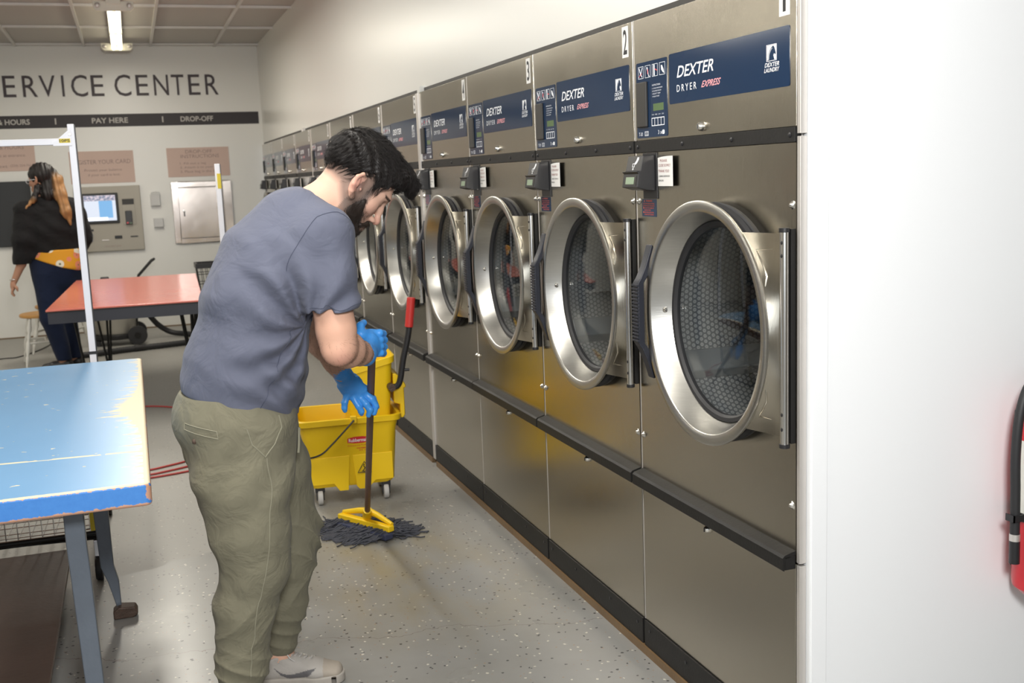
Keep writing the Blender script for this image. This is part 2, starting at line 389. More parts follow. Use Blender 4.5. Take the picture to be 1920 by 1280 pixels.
M['wall_dim'] = plain('beige_wall_paint', (0.60, 0.56, 0.49), 0.6, 0, 0.03, 1.5)
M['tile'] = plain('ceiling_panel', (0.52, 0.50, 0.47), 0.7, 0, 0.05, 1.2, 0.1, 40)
M['grid_bar'] = plain('ceiling_grid_bar', (0.68, 0.67, 0.65), 0.5)
YB = 12.42; CZ = 2.99; XL = -7.2; YF = -3.2
S = [2.113, 2.944, 3.775, 4.60, 5.47, 6.317, 7.185, 8.07, 8.97, 9.825, 10.655, 11.485]; W = 0.824; H = 1.93
struct(MB().box(XL-0.1, 3.2, YF, YB+0.1, -0.1, 0.0).build('floor', 'floor', smooth=False))
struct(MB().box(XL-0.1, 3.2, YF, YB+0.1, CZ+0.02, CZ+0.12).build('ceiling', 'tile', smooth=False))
g = MB()
gx = [-0.42-0.655*i for i in range(11)]
for x in gx: g.box(x-0.012, x+0.012, YF, YB, CZ-0.004, CZ+0.018)
for i in range(12):
    y = 12.30-1.28*i; g.box(XL, 0.03, y-0.012, y+0.012, CZ-0.003, CZ+0.018)
struct(g.build('trim_1', 'grid_bar', smooth=False))
struct(MB().box(XL-0.1, 0.03, YB, YB+0.12, 0, CZ+0.02).build('wall_back', 'wall', smooth=False))
struct(MB().box(0.03, 0.13, 2.14, YB, H+0.0, CZ+0.02).build('wall_right', 'wall', smooth=False))
struct(MB().box(XL-0.12, XL, YF, YB, 0, CZ+0.02).build('wall_left', 'wall_dim', smooth=False))
ff = MB().box(XL-0.1, -5.6, YF-0.12, YF, 0, CZ+0.02); ff.box(-5.6, -0.9, YF-0.12, YF, 0, 0.75); ff.box(-5.6, -0.9, YF-0.12, YF, 2.55, CZ+0.02); ff.box(-3.35, -3.15, YF-0.12, YF, 0.75, 2.55); ff.box(-0.9, 3.2, YF-0.12, YF, 0, CZ+0.02)
struct(ff.build('wall_street', 'wall_dim', smooth=False))      # unseen shop front added to darken the steel door's reflection, daylight through two openings
struct(MB().box(3.2, 3.3, YF-0.12, 2.112, 0, CZ+0.02).build('wall_entry', 'wall_dim', smooth=False))
struct(MB().box(0.018, 3.2, 2.085, 2.112, 0, CZ+0.02).build('wall_front', 'wall_near', smooth=False))
struct(MB().box(0.0185, 0.062, 2.080, 2.0849, 0, CZ).build('trim_2', 'wall_near', bevel=0.002))
struct(MB().box(XL, 0.02, YB-0.012, YB-0.0005, 0.0, 0.012).build('baseboard_back', 'wood_trim', smooth=False))
w1 = MB().box(-0.012, 0.02, 2.118, 5.40, 0.0005, 0.026); w1.box(-0.012, 0.02, 5.48, YB-0.02, 0.0005, 0.026)
struct(w1.build('baseboard_right', 'wood_trim', smooth=False))
# steel fillers in the wider joints between groups of dryers
fl = MB()
for k in range(3, 12):
    a, b_ = S[k-1]+W, S[k]
    if b_-a > 0.012: fl.box(-0.008 if k == 4 else 0.0, 0.02, a+0.002, b_-0.002, 0.03, H-0.003)
struct(fl.build('trim_3', 'steel_edge', bevel=0.001))
# bright folded edge of the dryer bank beside the near white wall
e = MB()
for z0, z1 in ((0.02, 0.566), (0.572, 1.566), (1.572, H)): e.box(-0.0005, 0.0176, 2.0995, 2.1118, z0, z1)
struct(e.build('trim_4', 'steel_edge', bevel=0.001))
# pieces of white wall resting on the dryers just above the gap
w2 = MB().box(0.0, 0.0298, 5.405, 5.455, H-0.002, H+0.03); w2.box(0.0, 0.0298, 9.33, 9.40, H-0.002, H+0.03)
struct(w2.build('trim_5', 'wall', smooth=False))
struct(MB().box(0.024, 0.0298, 2.14, YB-0.1, H-0.01, H+0.022).build('gap_shade', 'dark_slot', smooth=False))  # dark strip put in for the shade of the gap above the dryers

# ================================================================== THE DRYERS
RC_Y, RC_Z = 0.345, 1.108      # centre of the round door, from the near edge of the cabinet
def uv_drum(root):
    R, D, n, z = 0.390, 0.60, 64, RC_Z
    vs, fs, uv = [], [], []
    x0 = 0.045
    def quad(ps, us): o = len(vs); vs.extend(ps); fs.append((o, o+1, o+2, o+3)); uv.extend(us)
    for j in range(n):
        a, b_ = 2*math.pi*j/n, 2*math.pi*(j+1)/n
        for i in range(4):
            xa, xb = x0+D*i/4, x0+D*(i+1)/4
            p = lambda q, x: (x, RC_Y+0.06+R*math.cos(q), z+R*math.sin(q)-0.02)
            quad([p(a, xa), p(b_, xa), p(b_, xb), p(a, xb)], [(a*R, xa), (b_*R, xa), (b_*R, xb), (a*R, xb)])
        for i in range(6):
            ra, rb = max(R*i/6, 0.0005), R*(i+1)/6
            p = lambda q, r: (x0+D, RC_Y+0.06+r*math.cos(q), z+r*math.sin(q)-0.02)
            ps = [p(a, ra), p(b_, ra), p(b_, rb), p(a, rb)]; quad(ps, [(q[1], q[2]) for q in ps])
    me = bpy.data.meshes.new('drum'); me.from_pydata(vs, [], fs); me.materials.append(M['drum'])
    l = me.uv_layers.new(name='uv')
    for i, q in enumerate(uv): l.data[i].uv = q
    o = bpy.data.objects.new('drum', me); COL.objects.link(o); o.parent = root
    for q in (-0.48, 1.61, 3.71):
        m = MB()
        c, s_ = math.cos(q), math.sin(q); cy, cz = RC_Y+0.06, z-0.02
        rr = R-0.045
        m.obox((x0+D/2-0.02, cy+rr*c, cz+rr*s_), (D/2-0.04, 0, 0), (0, -0.035*s_, 0.035*c), (0, 0.042*c, 0.042*s_))
        m.build('lifter', 'lifter', o, bevel=0.006)
    return o
def round_panel(mb, r, y0, y1, z0, z1, x, cy, cz, n=96):
    """flat sheet with a round hole"""
    def edge(q):
        c, s_ = math.cos(q), math.sin(q); t = 1e9
        if c > 1e-9: t = min(t, (y1-cy)/c)
        if c < -1e-9: t = min(t, (y0-cy)/c)
        if s_ > 1e-9: t = min(t, (z1-cz)/s_)
        if s_ < -1e-9: t = min(t, (z0-cz)/s_)
        return (x, cy+t*c, cz+t*s_)
    qs = sorted([2*math.pi*j/n for j in range(n)]+[math.atan2(b-cz, a-cy) % (2*math.pi) for a in (y0, y1) for b in (z0, z1)]); k = len(qs)
    vs = [(x, cy+r*math.cos(q), cz+r*math.sin(q)) for q in qs]+[edge(q) for q in qs]+[(x+0.012, cy+r*math.cos(q), cz+r*math.sin(q)) for q in qs]+[(x+0.012,)+edge(q)[1:] for q in qs]
    fs = []
    for j in range(k):
        a, b_ = j, (j+1) % k; fs += [(a, b_, k+b_, k+a), (a, b_, 2*k+b_, 2*k+a), (k+a, k+b_, 3*k+b_, 3*k+a), (2*k+a, 2*k+b_, 3*k+b_, 3*k+a)]
    return mb.add(vs, fs)
U, V_ = Vector((0, -1, 0)), Vector((0, 0, 1))    # reading directions on the dryer fronts
def T(mb, s, y, z, w_, h, x, **k): return text(mb, s, (x, y, z), U, V_, w_, h, **k)
def rr(y0, y1, z0, z1, r=0.006):
    o = []
    for cy, cz, a0 in ((y1-r, z1-r, 0), (y0+r, z1-r, 90), (y0+r, z0+r, 180), (y1-r, z0+r, 270)):
        for k in range(5): q = math.radians(a0+22.5*k); o.append((cy+r*math.cos(q), cz+r*math.sin(q)))
    return o
def plate(mb, y0, y1, z0, z1, x, t, r=0.006): return mb.prism(rr(y0, y1, z0, z1, r), (x, 0, 0), (0, 1, 0), (0, 0, 1), (-1, 0, 0), t)
def frame_rect(mb, y0, y1, z0, z1, x, w_=0.0012):
    for a in ((y0, y1, z0, z0+w_), (y0, y1, z1-w_, z1), (y0, y0+w_, z0+w_, z1-w_), (y1-w_, y1, z0+w_, z1-w_)): mb.box(x-0.0003, x, *a)
    return mb
def make_dryer(y, label):
    t = thing('tumble_dryer', label, 'dryer', (0, y, 0), 0, 'stainless steel dryers along the wall')
    m = MB().box(0.012, 0.70, 0.002, W-0.002, 0.03, 0.10); m.box(0.6975, 0.70, 0.002, W-0.002, 0.10, H-0.004)
    m.box(0.012, 0.70, 0.002, W-0.002, H-0.03, H-0.004); m.box(0.013, 0.6975, 0.002, 0.005, 0.10, H-0.03); m.box(0.013, 0.6975, W-0.005, W-0.002, 0.10, H-0.03)
    m.build('cabinet', 'steel_edge', t, smooth=False)
    MB().box(0.0, 0.014, 0.003, W-0.003, 1.588, H).build('upper_panel', 'steel', t, bevel=0.0015)
    fp = round_panel(MB(), 0.272, 0.003, W-0.003, 0.574, 1.5525, 0.0, RC_Y, RC_Z); fp.build('front_panel', 'steel', t, smooth=False)
    MB().box(0.0, 0.014, 0.003, W-0.003, 0.112, 0.566).build('lower_panel', 'steel', t, bevel=0.0015)
    m = MB().box(-0.006, 0.012, 0.003, W-0.003, 0.027, 0.110).build('kick_plate', 'black_paint', t, bevel=0.001)
    for yy in (0.04, 0.25, 0.55, W-0.04): MB().disc((-0.0062, yy, 0.085), 0.005, 'x', 10, -0.002).build('screw', 'black', m)
    m = MB().box(-0.004, 0.012, 0.003, W-0.003, 1.5535, 1.5872).build('trim_strip', 'black_paint', t, bevel=0.001)
    for yy in (0.022, 0.275, 0.53, W-0.022): MB().sphere((-0.0045, yy, 1.570), 0.006, 10, (0.6, 1, 1)).build('screw', 'black', m)
    MB().box(-0.0008, 0.012, W-0.0024, W+0.0022, 0.1125, 1.5530).build('edge_strip', 'steel_edge', t, smooth=False); MB().box(-0.0008, 0.012, W-0.0024, W+0.0022, 1.5885, H).build('edge_strip', 'steel_edge', t, smooth=False)
    # rail: a black angle that stands proud of the front
    m = MB().prism([(0.0, 0.600), (-0.030, 0.592), (-0.036, 0.586), (-0.036, 0.556), (-0.031, 0.553), (-0.029, 0.583), (0.0, 0.590)], (0, 0.003, 0), (1, 0, 0), (0, 0, 1), (0, 1, 0), W-0.006)
    m.box(-0.029, -0.001, 0.003, 0.008, 0.556, 0.588); m.build('bumper_rail', 'black_paint', t, angle=25)
    # ---- blue overlays
    x = -0.0012
    p = plate(MB(), 0.027, 0.605, 1.678, 1.811, -0.0002, 0.001).build('name_panel', 'navy', t)
    m = MB(); T(m, 'DEXTER', 0.560, 1.745, 0.195, 0.030, x-0.0002, bold=0.012, shear=0.28)
    T(m, 'DRYER', 0.561, 1.708, 0.108, 0.018, x-0.0002, space=1.5, bold=0.004)
    m.build('lettering', 'white', p, smooth=False); m = MB()
    # emblem: white square with the outline of a horse's head
    frame_rect(m, 0.079, 0.121, 1.740, 1.777, x-0.0002)
    m.prism([(0.118, 1.775), (0.081, 1.775), (0.081, 1.7425), (0.088, 1.7425), (0.092, 1.752), (0.089, 1.756), (0.084, 1.752), (0.082, 1.757), (0.088, 1.770), (0.093, 1.774), (0.100, 1.771), (0.108, 1.764), (0.113, 1.755), (0.115, 1.7425), (0.118, 1.7425)], (x-0.0002, 0, 0), (0, 1, 0), (0, 0, 1), (-1, 0, 0), 0.0002)
    m.tube([(x-0.0003, 0.112, 1.743), (x-0.0003, 0.110, 1.755), (x-0.0003, 0.104, 1.764), (x-0.0003, 0.097, 1.769)], 0.0006, 4)
    m.build('horse_emblem', 'white', p, smooth=False); m = MB()
    T(m, 'DEXTER', 0.129, 1.7275, 0.060, 0.0095, x-0.0002, bold=0.012, shear=0.28); T(m, 'LAUNDRY', 0.131, 1.7155, 0.063, 0.0095, x-0.0002, bold=0.012, shear=0.28)
    m.build('lettering', 'white', p, smooth=False)
    m = MB(); T(m, 'EXPRESS', 0.428, 1.7085, 0.100, 0.0165, x-0.0002, bold=0.02, shear=0.55)
    m.build('lettering', 'pink_print', p, smooth=False)
    c = plate(MB(), 0.618, 0.809, 1.595, 1.807, -0.0002, 0.001).build('control_panel', 'navy', t)
    m = MB()
    for i in range(4):
        a = 0.795-0.0445*i; frame_rect(m, a-0.034, a, 1.762, 1.796, x-0.0002)
    m.tube([(x-.0004, 0.788, 1.792), (x-.0004, 0.782, 1.78), (x-.0004, 0.770, 1.766)], 0.0012, 4); m.tube([(x-.0004, 0.768, 1.792), (x-.0004, 0.776, 1.778), (x-.0004, 0.790, 1.766)], 0.0012, 4)
    m.prism([(0.742, 1.791), (0.735, 1.791), (0.728, 1.770), (0.722, 1.764), (0.728, 1.764)], (x-.0003, 0, 0), (0, 1, 0), (0, 0, 1), (-1, 0, 0), 0.0002)
    m.prism([(0.698, 1.794), (0.690, 1.794), (0.690, 1.764), (0.698, 1.764)], (x-.0003, 0, 0), (0, 1, 0), (0, 0, 1), (-1, 0, 0), 0.0002)
    m.prism([(0.652, 1.788), (0.645, 1.788), (0.636, 1.776), (0.632, 1.765), (0.640, 1.768), (0.650, 1.776)], (x-.0003, 0, 0), (0, 1, 0), (0, 0, 1), (-1, 0, 0), 0.0002)
    m.build('pictogram_row', 'white', c, smooth=False); m = MB()
    T(m, 'INSTRUCTIONS', 0.708, 1.736, 0.050, 0.0045, x-0.0002)
    for i, s_ in enumerate(('1 LOAD MACHINE', '2 CLOSE DOOR', '3 SELECT TEMP', '4 PUSH START')): T(m, s_, 0.708, 1.7275-0.0075*i, 0.062-0.006*i, 0.0035, x-0.0002)
    m.build('instruction_lettering', 'white', c, smooth=False); m = MB()
    for i, s_ in enumerate(('HIGH', 'MED', 'LOW', 'COOL')): T(m, s_, 0.712-0.020*i, 1.6555, 0.013, 0.0032, x-0.0002)
    frame_rect(m, 0.636, 0.714, 1.6255, 1.6485, x-0.0002, 0.0022)
    for a in (0.655, 0.6745, 0.694): m.box(x-0.0005, x-0.0002, a, a+0.002, 1.626, 1.648)
    m.build('temperature_buttons', 'white', c, smooth=False); m = MB()
    T(m, 'T-30', 0.797, 1.601, 0.024, 0.010, x-0.0002); m.build('model_mark', 'white', c, smooth=False); m = MB(); T(m, '3 x', 0.676, 1.602, 0.024, 0.011, x-0.0002); m.build('coin_count', 'white', c, smooth=False); m = MB(); m.prism(rr(0.636, 0.650, 1.601, 1.613, 0.004), (x-0.0002, 0, 0), (0, 1, 0), (0, 0, 1), (-1, 0, 0), 0.0003)
    frame_rect(m, 0.736, 0.759, 1.600, 1.613, x-0.0002); T(m, 'MADE', 0.756, 1.6075, 0.017, 0.003, x-0.0002); T(m, 'USA', 0.756, 1.602, 0.017, 0.004, x-0.0002)
    m.build('lettering', 'white', c, smooth=False)
    m = MB(); m.tube([(x-.0006, 0.788, 1.768), (x-.0006, 0.772, 1.776)], 0.0013, 4); m.tube([(x-.0006, 0.688, 1.781), (x-.0006, 0.676, 1.777)], 0.0016, 4); m.tube([(x-.0006, 0.733, 1.785), (x-.0006, 0.733, 1.772)], 0.0013, 4)
    m.build('icon_mark', 'red_print', c, smooth=False)
    MB().box(-0.010, -0.001, 0.735, 0.796, 1.625, 1.752).build('slot_cover', 'dark_slot', c, bevel=0.003)
    MB().box(-0.0016, -0.001, 0.640, 0.703, 1.667, 1.687).build('display', 'lcd', c, smooth=False)
    m = MB().lathe([(0.0001, -0.014), (0.007, -0.014), (0.0115, -0.008), (0.0125, 0.0005)], (-0.0005, 0.426, 1.610), 'x', 20).build('lock', 'screw', t)
    MB().box(-0.0155, -0.0142, 0.4245, 0.4275, 1.604, 1.616).build('keyhole', 'black', m, smooth=False)
    m = MB().lathe([(0.0001, -0.014), (0.006, -0.013), (0.0105, -0.007), (0.011, 0.0005)], (-0.0005, 0.417, 0.528), 'x', 20).build('lock', 'screw', t)
    MB().box(-0.0155, -0.0138, 0.4155, 0.4185, 0.522, 0.534).build('keyhole', 'black', m, smooth=False)
    for yy, zz in ((0.016, 1.413), (W-0.016, 1.413), (0.016, 0.708), (W-0.016, 0.708)):
        MB().lathe([(0.0001, -0.0085), (0.003, -0.0085), (0.006, -0.006), (0.0078, -0.002), (0.0105, 0.0)], (-0.0002, yy, zz), 'x', 14).build('screw', 'screw', t)
    # ---- the round door
    c = (0, RC_Y, RC_Z); n = 72
    g = MB().lathe([(0.272, 0.010), (0.305, 0.001), (0.3095, -0.014), (0.300, -0.019), (0.3095, -0.025), (0.3050, -0.034), (0.29, -0.038), (0.262, 0.004)], c, 'x', n).build('door_gasket', 'rubber', t)
    r = MB().lathe([(0.255, 0.012), (0.2575, 0.006), (0.268, -0.012), (0.2850, -0.056), (0.2885, -0.0605), (0.3110, -0.0625), (0.3150, -0.060), (0.3155, -0.056), (0.3120, -0.050), (0.2980, -0.036), (0.2900, -0.026)], c, 'x', 96).build('door_ring', 'steel_ring', t, angle=50)
    MB().lathe([(0.2625, 0.000), (0.2600, -0.004), (0.2500, -0.003), (0.2440, 0.004), (0.2440, 0.014), (0.262, 0.014)], c, 'x', n).build('glass_seal', 'rubber', r)
    MB().lathe([(0.0001, -0.008), (0.10, -0.0065), (0.20, -0.001), (0.2455, 0.006), (0.2455, 0.010), (0.20, 0.003), (0.10, -0.0025), (0.0001, -0.004)], c, 'x', n).build('door_glass', 'glass', r)
    MB().lathe([(0.0001, -0.010), (0.004, -0.010), (0.0085, -0.006), (0.009, 0.0)], (-0.016, RC_Y+0.273, RC_Z+0.005), 'x', 12).build('catch_pin', 'screw', r)
    m = MB().lathe([(0.272, 0.012), (0.30, 0.03), (0.315, 0.045)], (0, RC_Y, RC_Z), 'x', n); m.build('drum_collar', 'black_paint', t)
    uv_drum(t)
    # hinge wing between the ring and the rod
    z0, z1 = 0.876, 1.350; pts_f, pts_b = [], []
    zs = [z0+(z1-z0)*i/24 for i in range(25)]; R = 0.3135
    def xw(yy): return -0.046+(0.30-0.0)*0+(-0.0)*yy + (0.016)*(1-min(1, max(0, (yy-0.02)/0.10)))
    cols = 6; vs = []; fs = []
    for j, z in enumerate(zs):
        yr = RC_Y-math.sqrt(max(0, R*R-(z-RC_Z)**2)) if abs(z-RC_Z) < R else RC_Y
        yr = max(yr, 0.03)
        for i in range(cols+1):
            yy = 0.020+(yr-0.020)*i/cols; vs.append((-0.024-0.031*(i/cols), yy, z-0.02*(1-i/cols)*(1-2*j/24)*0 ))
    n1 = len(vs); vs += [(a+0.006, b_, c_) for a, b_, c_ in vs]
    for j in range(24):
        for i in range(cols):
            a = j*(cols+1)+i; q = (a, a+1, a+cols+2, a+cols+1); fs.append(q); fs.append(tuple(v+n1 for v in q))
    for j in range(24):
        for i in (0, cols): a = j*(cols+1)+i; fs.append((a, a+cols+1, a+cols+1+n1, a+n1))
    for j in (0, 24):
        for i in range(cols): a = j*(cols+1)+i; fs.append((a, a+1, a+1+n1, a+n1))
    hp = MB().add(vs, fs).build('hinge_wing', 'steel', t, angle=30)
    m = MB()     # pressed bead around the wing
    bead = []
    for j in range(2, 23):
        z = zs[j]; yr = RC_Y-math.sqrt(max(0, R*R-(z-RC_Z)**2)); yy = max(yr-0.016, 0.052); bead.append((-0.0245-0.031*(yy-0.02)/(max(yr, 0.06)-0.02), yy, z))
    bead += [(-0.0265, 0.036, z1-0.036), (-0.0265, 0.036, z0+0.036)]
    m.tube(bead, 0.0022, 6, closed=True); m.build('bead', 'steel', hp)
    m = MB().tube([(-0.024, 0.0135, z0-0.016), (-0.024, 0.0135, z1+0.006)], 0.0105, 18).build('hinge_rod', 'steel_bright', t)
    for z in (z0-0.020, z1+0.008): MB().tube([(-0.024, 0.0135, z-0.005), (-0.024, 0.0135, z+0.005)], 0.0125, 18).build('hinge_cap', 'black', m, bevel=0.001)
    for z in (z0+0.02, z0+0.055, z1-0.05, z1-0.02): MB().sphere((-0.0340, 0.0105, z), 0.0040, 8, (0.4, 1, 1.2)).build('rod_hole', 'black', m)
    m = MB().box(-0.012, 0.0, 0.004, 0.020, z0-0.015, z1+0.01).build('hinge_bracket', 'black_paint', t, bevel=0.001)
    # curved black pull handle at the far side of the ring
    hy = RC_Y+0.300; prof = []
    zz = [0.915, 0.935, 0.975, 1.005, 1.02, 1.19, 1.205, 1.235, 1.275, 1.296]; xx = [-0.050, -0.056, -0.070, -0.084, -0.094, -0.094, -0.084, -0.070, -0.056, -0.050]; tk = [0.006, 0.02, 0.026, 0.020, 0.020, 0.020, 0.020, 0.026, 0.02, 0.006]
    poly = [(x_, z) for x_, z in zip(xx, zz)]+[(x_+q, z) for x_, z, q in reversed(list(zip(xx, zz, tk)))]
    h_ = MB().prism(poly, (0, hy-0.010, 0), (1, 0, 0), (0, 0, 1), (0, 1, 0), 0.034).build('door_handle', 'grip_black', t, bevel=0.003)
    k = MB()
    for i in range(17): k.box(-0.0975, -0.092, hy-0.011, hy+0.025, 1.024+0.0098*i, 1.030+0.0098*i)
    k.build('grip_rib', 'grip_black', h_, bevel=0.001)
    # ---- card reader, a wedge with a hooded display
    y0, y1 = 0.690, 0.796
    a = MB().box(-0.004, -0.0002, 0.684, 0.772, 1.4215, 1.5520).build('reader_plate', 'black', t, bevel=0.001)
    b_ = MB().prism([(-0.004, 1.5455), (-0.040, 1.5440), (-0.050, 1.502), (-0.062, 1.500), (-0.056, 1.494), (-0.062, 1.4560), (-0.030, 1.4470), (-0.004, 1.4450)], (0, y0+0.004, 0), (1, 0, 0), (0, 0, 1), (0, 1, 0), y1-y0-0.008).build('card_reader', 'black', t, bevel=0.0015)
    d = Vector((-0.056+0.062, 0, 1.494-1.456)).normalized(); nn = Vector((-d.z, 0, d.x))
    o = Vector((-0.0612, 0, 1.4610)); m = MB(); m.prism([(y0+0.014, 0), (y1-0.014, 0), (y1-0.014, 0.028), (y0+0.014, 0.028)], o+nn*0.0003, (0, 1, 0), d, nn, 0.0006); m.build('display', 'dark_slot', b_, smooth=False)
    m = MB(); m.prism([(y0+0.026, 0.004), (y1-0.026, 0.004), (y1-0.026, 0.024), (y0+0.026, 0.024)], o+nn*0.001, (0, 1, 0), d, nn, 0.0004); m.build('screen', 'lcd2', b_, smooth=False)
    d = Vector((0.010, 0, 0.042)).normalized(); nn = Vector((-d.z, 0, d.x)); o = Vector((-0.050, 0, 1.502))+nn*0.0002; m = MB()
    cy = (y0+y1)/2; P2 = lambda poly: m.prism([(cy-p, q) for p, q in poly], o, (0, 1, 0), d, nn, 0.0005)
    P2([(0.004, 0.023), (0.012, 0.030), (0.016, 0.039), (0.026, 0.039), (0.026, 0.032), (0.018, 0.022), (0.010, 0.018)])
    for q in ([(-0.008, 0.011), (0.006, 0.011), (0.006, 0.0125), (-0.008, 0.0125)], [(-0.008, 0.0205), (0.006, 0.0205), (0.006, 0.022), (-0.008, 0.022)], [(-0.008, 0.0125), (-0.006, 0.0125), (-0.006, 0.0205), (-0.008, 0.0205)], [(0.004, 0.0125), (0.006, 0.0125), (0.006, 0.0205), (0.004, 0.0205)], [(-0.001, 0.002), (-0.006, 0.006), (-0.003, 0.006), (-0.003, 0.009), (0.001, 0.009), (0.001, 0.006), (0.004, 0.006)]): P2(q)
    m.build('card_symbol', 'white', b_, smooth=False)
    # ---- taped paper notice and the warning label
    p = MB(); vs = []; k = 8
    for i in range(k+1):
        yy = 0.575+0.107*i/k; x_ = -0.010+0.009*(i/k); vs += [(x_, yy, 1.4575), (x_, yy, 1.5400-0.004*(i/k)**3)]
    p.add(vs, [(2*i, 2*i+1, 2*i+3, 2*i+2) for i in range(k)]); p.add([(x_+0.0003, b1, c1) for x_, b1, c1 in vs], [(2*i, 2*i+1, 2*i+3, 2*i+2) for i in range(k)])
    p = p.build('paper_notice', 'paper', t, smooth=False); m = MB(); Uq = Vector((-0.009, -0.107, 0)).normalized()
    for s_, yy, z, w_, h in (('PLEASE', 0.664, 1.5245, 0.050, 0.007), ('CLOSE SLOWLY', 0.676, 1.5115, 0.086, 0.0072), ('THANK YOU!', 0.676, 1.4955, 0.076, 0.0075)):
        text(m, s_, (-0.0016-(0.682-yy)*0.0841, yy, z), Uq, V_, w_, h, bold=0.0)
    m.build('notice_lettering', 'paper_print', p, smooth=False); m = MB()
    for s_, yy, z, w_, h in (('CIERRE DESPACIO', 0.674, 1.4825, 0.078, 0.005), ('GRACIAS', 0.676, 1.4705, 0.036, 0.005)): text(m, s_, (-0.0016-(0.682-yy)*0.0841, yy, z), Uq, V_, w_, h)
    m.build('notice_lettering', 'black_ink', p, smooth=False)
    p = MB().box(-0.0008, -0.0001, 0.696, 0.788, 1.3700, 1.4205).build('warning_label', 'navy', t, smooth=False); m = MB(); q = -0.0010
    T(m, 'WARNING', 0.762, 1.4125, 0.040, 0.0055, q, bold=0.02); m.prism([(0.775, 1.4125), (0.768, 1.4125), (0.7715, 1.418)], (q, 0, 0), (0, 1, 0), (0, 0, 1), (-1, 0, 0), 0.0002)
    for i, s_ in enumerate(('DO NOT LEAVE CHILDREN UNATTENDED', 'CLOTHES MAY BE HOT WHEN REMOVED', 'DO NOT DRY RUBBER OR', 'PLASTIC ITEMS', 'KEEP DOOR CLOSED UNTIL', 'DRUM STOPS TURNING')):
        T(m, s_, 0.782-(0.010 if i > 1 else 0), 1.4055-0.0063*i, 0.074-(0.014 if i > 1 else 0)-(0.02 if i == 3 else 0), 0.0036, q, bold=0.01)
    for z in (1.3925, 1.3800): m.box(q-0.0003, q, 0.775, 0.779, z, z+0.005)
    m.build('label_lettering', 'orange_print', p, smooth=False)
    return t
def copy_tree(o, parent=None):
    c = o.copy(); COL.objects.link(c); c.parent = parent
    for ch in list(o.children): copy_tree(ch, c)
    return c
names = ['nearest stainless steel dryer with round glass door, beside the bright white wall',
 'stainless steel dryer with number plate 2 and round glass door, next to the nearest dryer',
 'stainless steel dryer with number plate 3, second to the left of the nearest dryer',
 'stainless steel dryer with number plate 4, right of the wide steel joint',
 'stainless steel dryer with number plate 5, left of the wide steel joint',
 'stainless steel dryer with number plate 6, its top seen just above the man\'s head',
 'stainless steel dryer with number plate 7, its top edge left of the man\'s crown',
 'stainless steel dryer with number plate 8, top seen above the man\'s nape',
 'stainless steel dryer with number plate 9, fourth from the far corner of the room',
 'stainless steel dryer with number plate 10, third from the far corner of the room',
 'stainless steel dryer with number plate 11, second from the far corner of the room',
 'farthest stainless steel dryer with number plate 12, in the far corner of the room']
d0 = make_dryer(S[0], names[0])
for k in range(12):
    t = d0 if k == 0 else copy_tree(d0)
    if k: t.location = (0, S[k], 0); t['label'] = names[k]
for k, t in enumerate([o for o in scn.objects if o.name.startswith('tumble_dryer')]):
    i = min(range(12), key=lambda q: abs(S[q]-t.location.y))
    m = MB().box(-0.0008, -0.0001, 0.028, 0.070, 1.833, 1.922).build('number_plate', 'paper', t, smooth=False)
    s_ = str(i+1); wd = 0.026 if len(s_) == 1 else 0.034
    if s_ == '1': wd = 0.012
    T(MB(), s_, 0, 0, 1, 1, 0); q = MB(); T(q, s_, 0.049+wd/2, 1.842, wd, 0.071, -0.0010, bold=0.015); q.build('digit', 'black_ink', m, smooth=False)
# ================================================================== THE BACK WALL
M['letter_dark'] = plain('wall_letter_brown_black', (0.045, 0.032, 0.038), 0.5)
M['band'] = plain('black_band', (0.028, 0.023, 0.026), 0.55)
M['band_text'] = plain('band_print', (0.52, 0.50, 0.47), 0.5)
M['pink'] = plain('pale_pink_sign', (0.58, 0.425, 0.365), 0.5, 0, 0.02)
M['pink_text'] = plain('sign_print', (0.30, 0.215, 0.20), 0.6)
M['kiosk'] = plain('kiosk_beige', (0.36, 0.335, 0.285), 0.45, 0.2, 0.02)
M['sign_white'] = plain('white_plastic', (0.72, 0.72, 0.71), 0.45)
M['box_grey'] = plain('pale_plastic_box', (0.60, 0.60, 0.60), 0.5)
M['polished'] = steel('polished_steel', (0.74, 0.68, 0.64), 0.16, (60, 3, 3), 0.03)
M['board'] = plain('black_screen', (0.018, 0.020, 0.023), 0.5)
M['blue_plastic'] = plain('blue_plastic', (0.02, 0.10, 0.35), 0.4)
X_, Z_ = Vector((1, 0, 0)), Vector((0, 0, 1))
yw = YB-0.0002
def wt(mb, s, x0, x1, z0, z1, y, **k): return text(mb, s, (x0, y, z0), X_, Z_, x1-x0, z1-z0, **k)
t = thing('wall_lettering', 'large dark SERVICE CENTER lettering high on the white back wall', 'sign', (-1.5, YB, 2.48))
rowz = 2.482
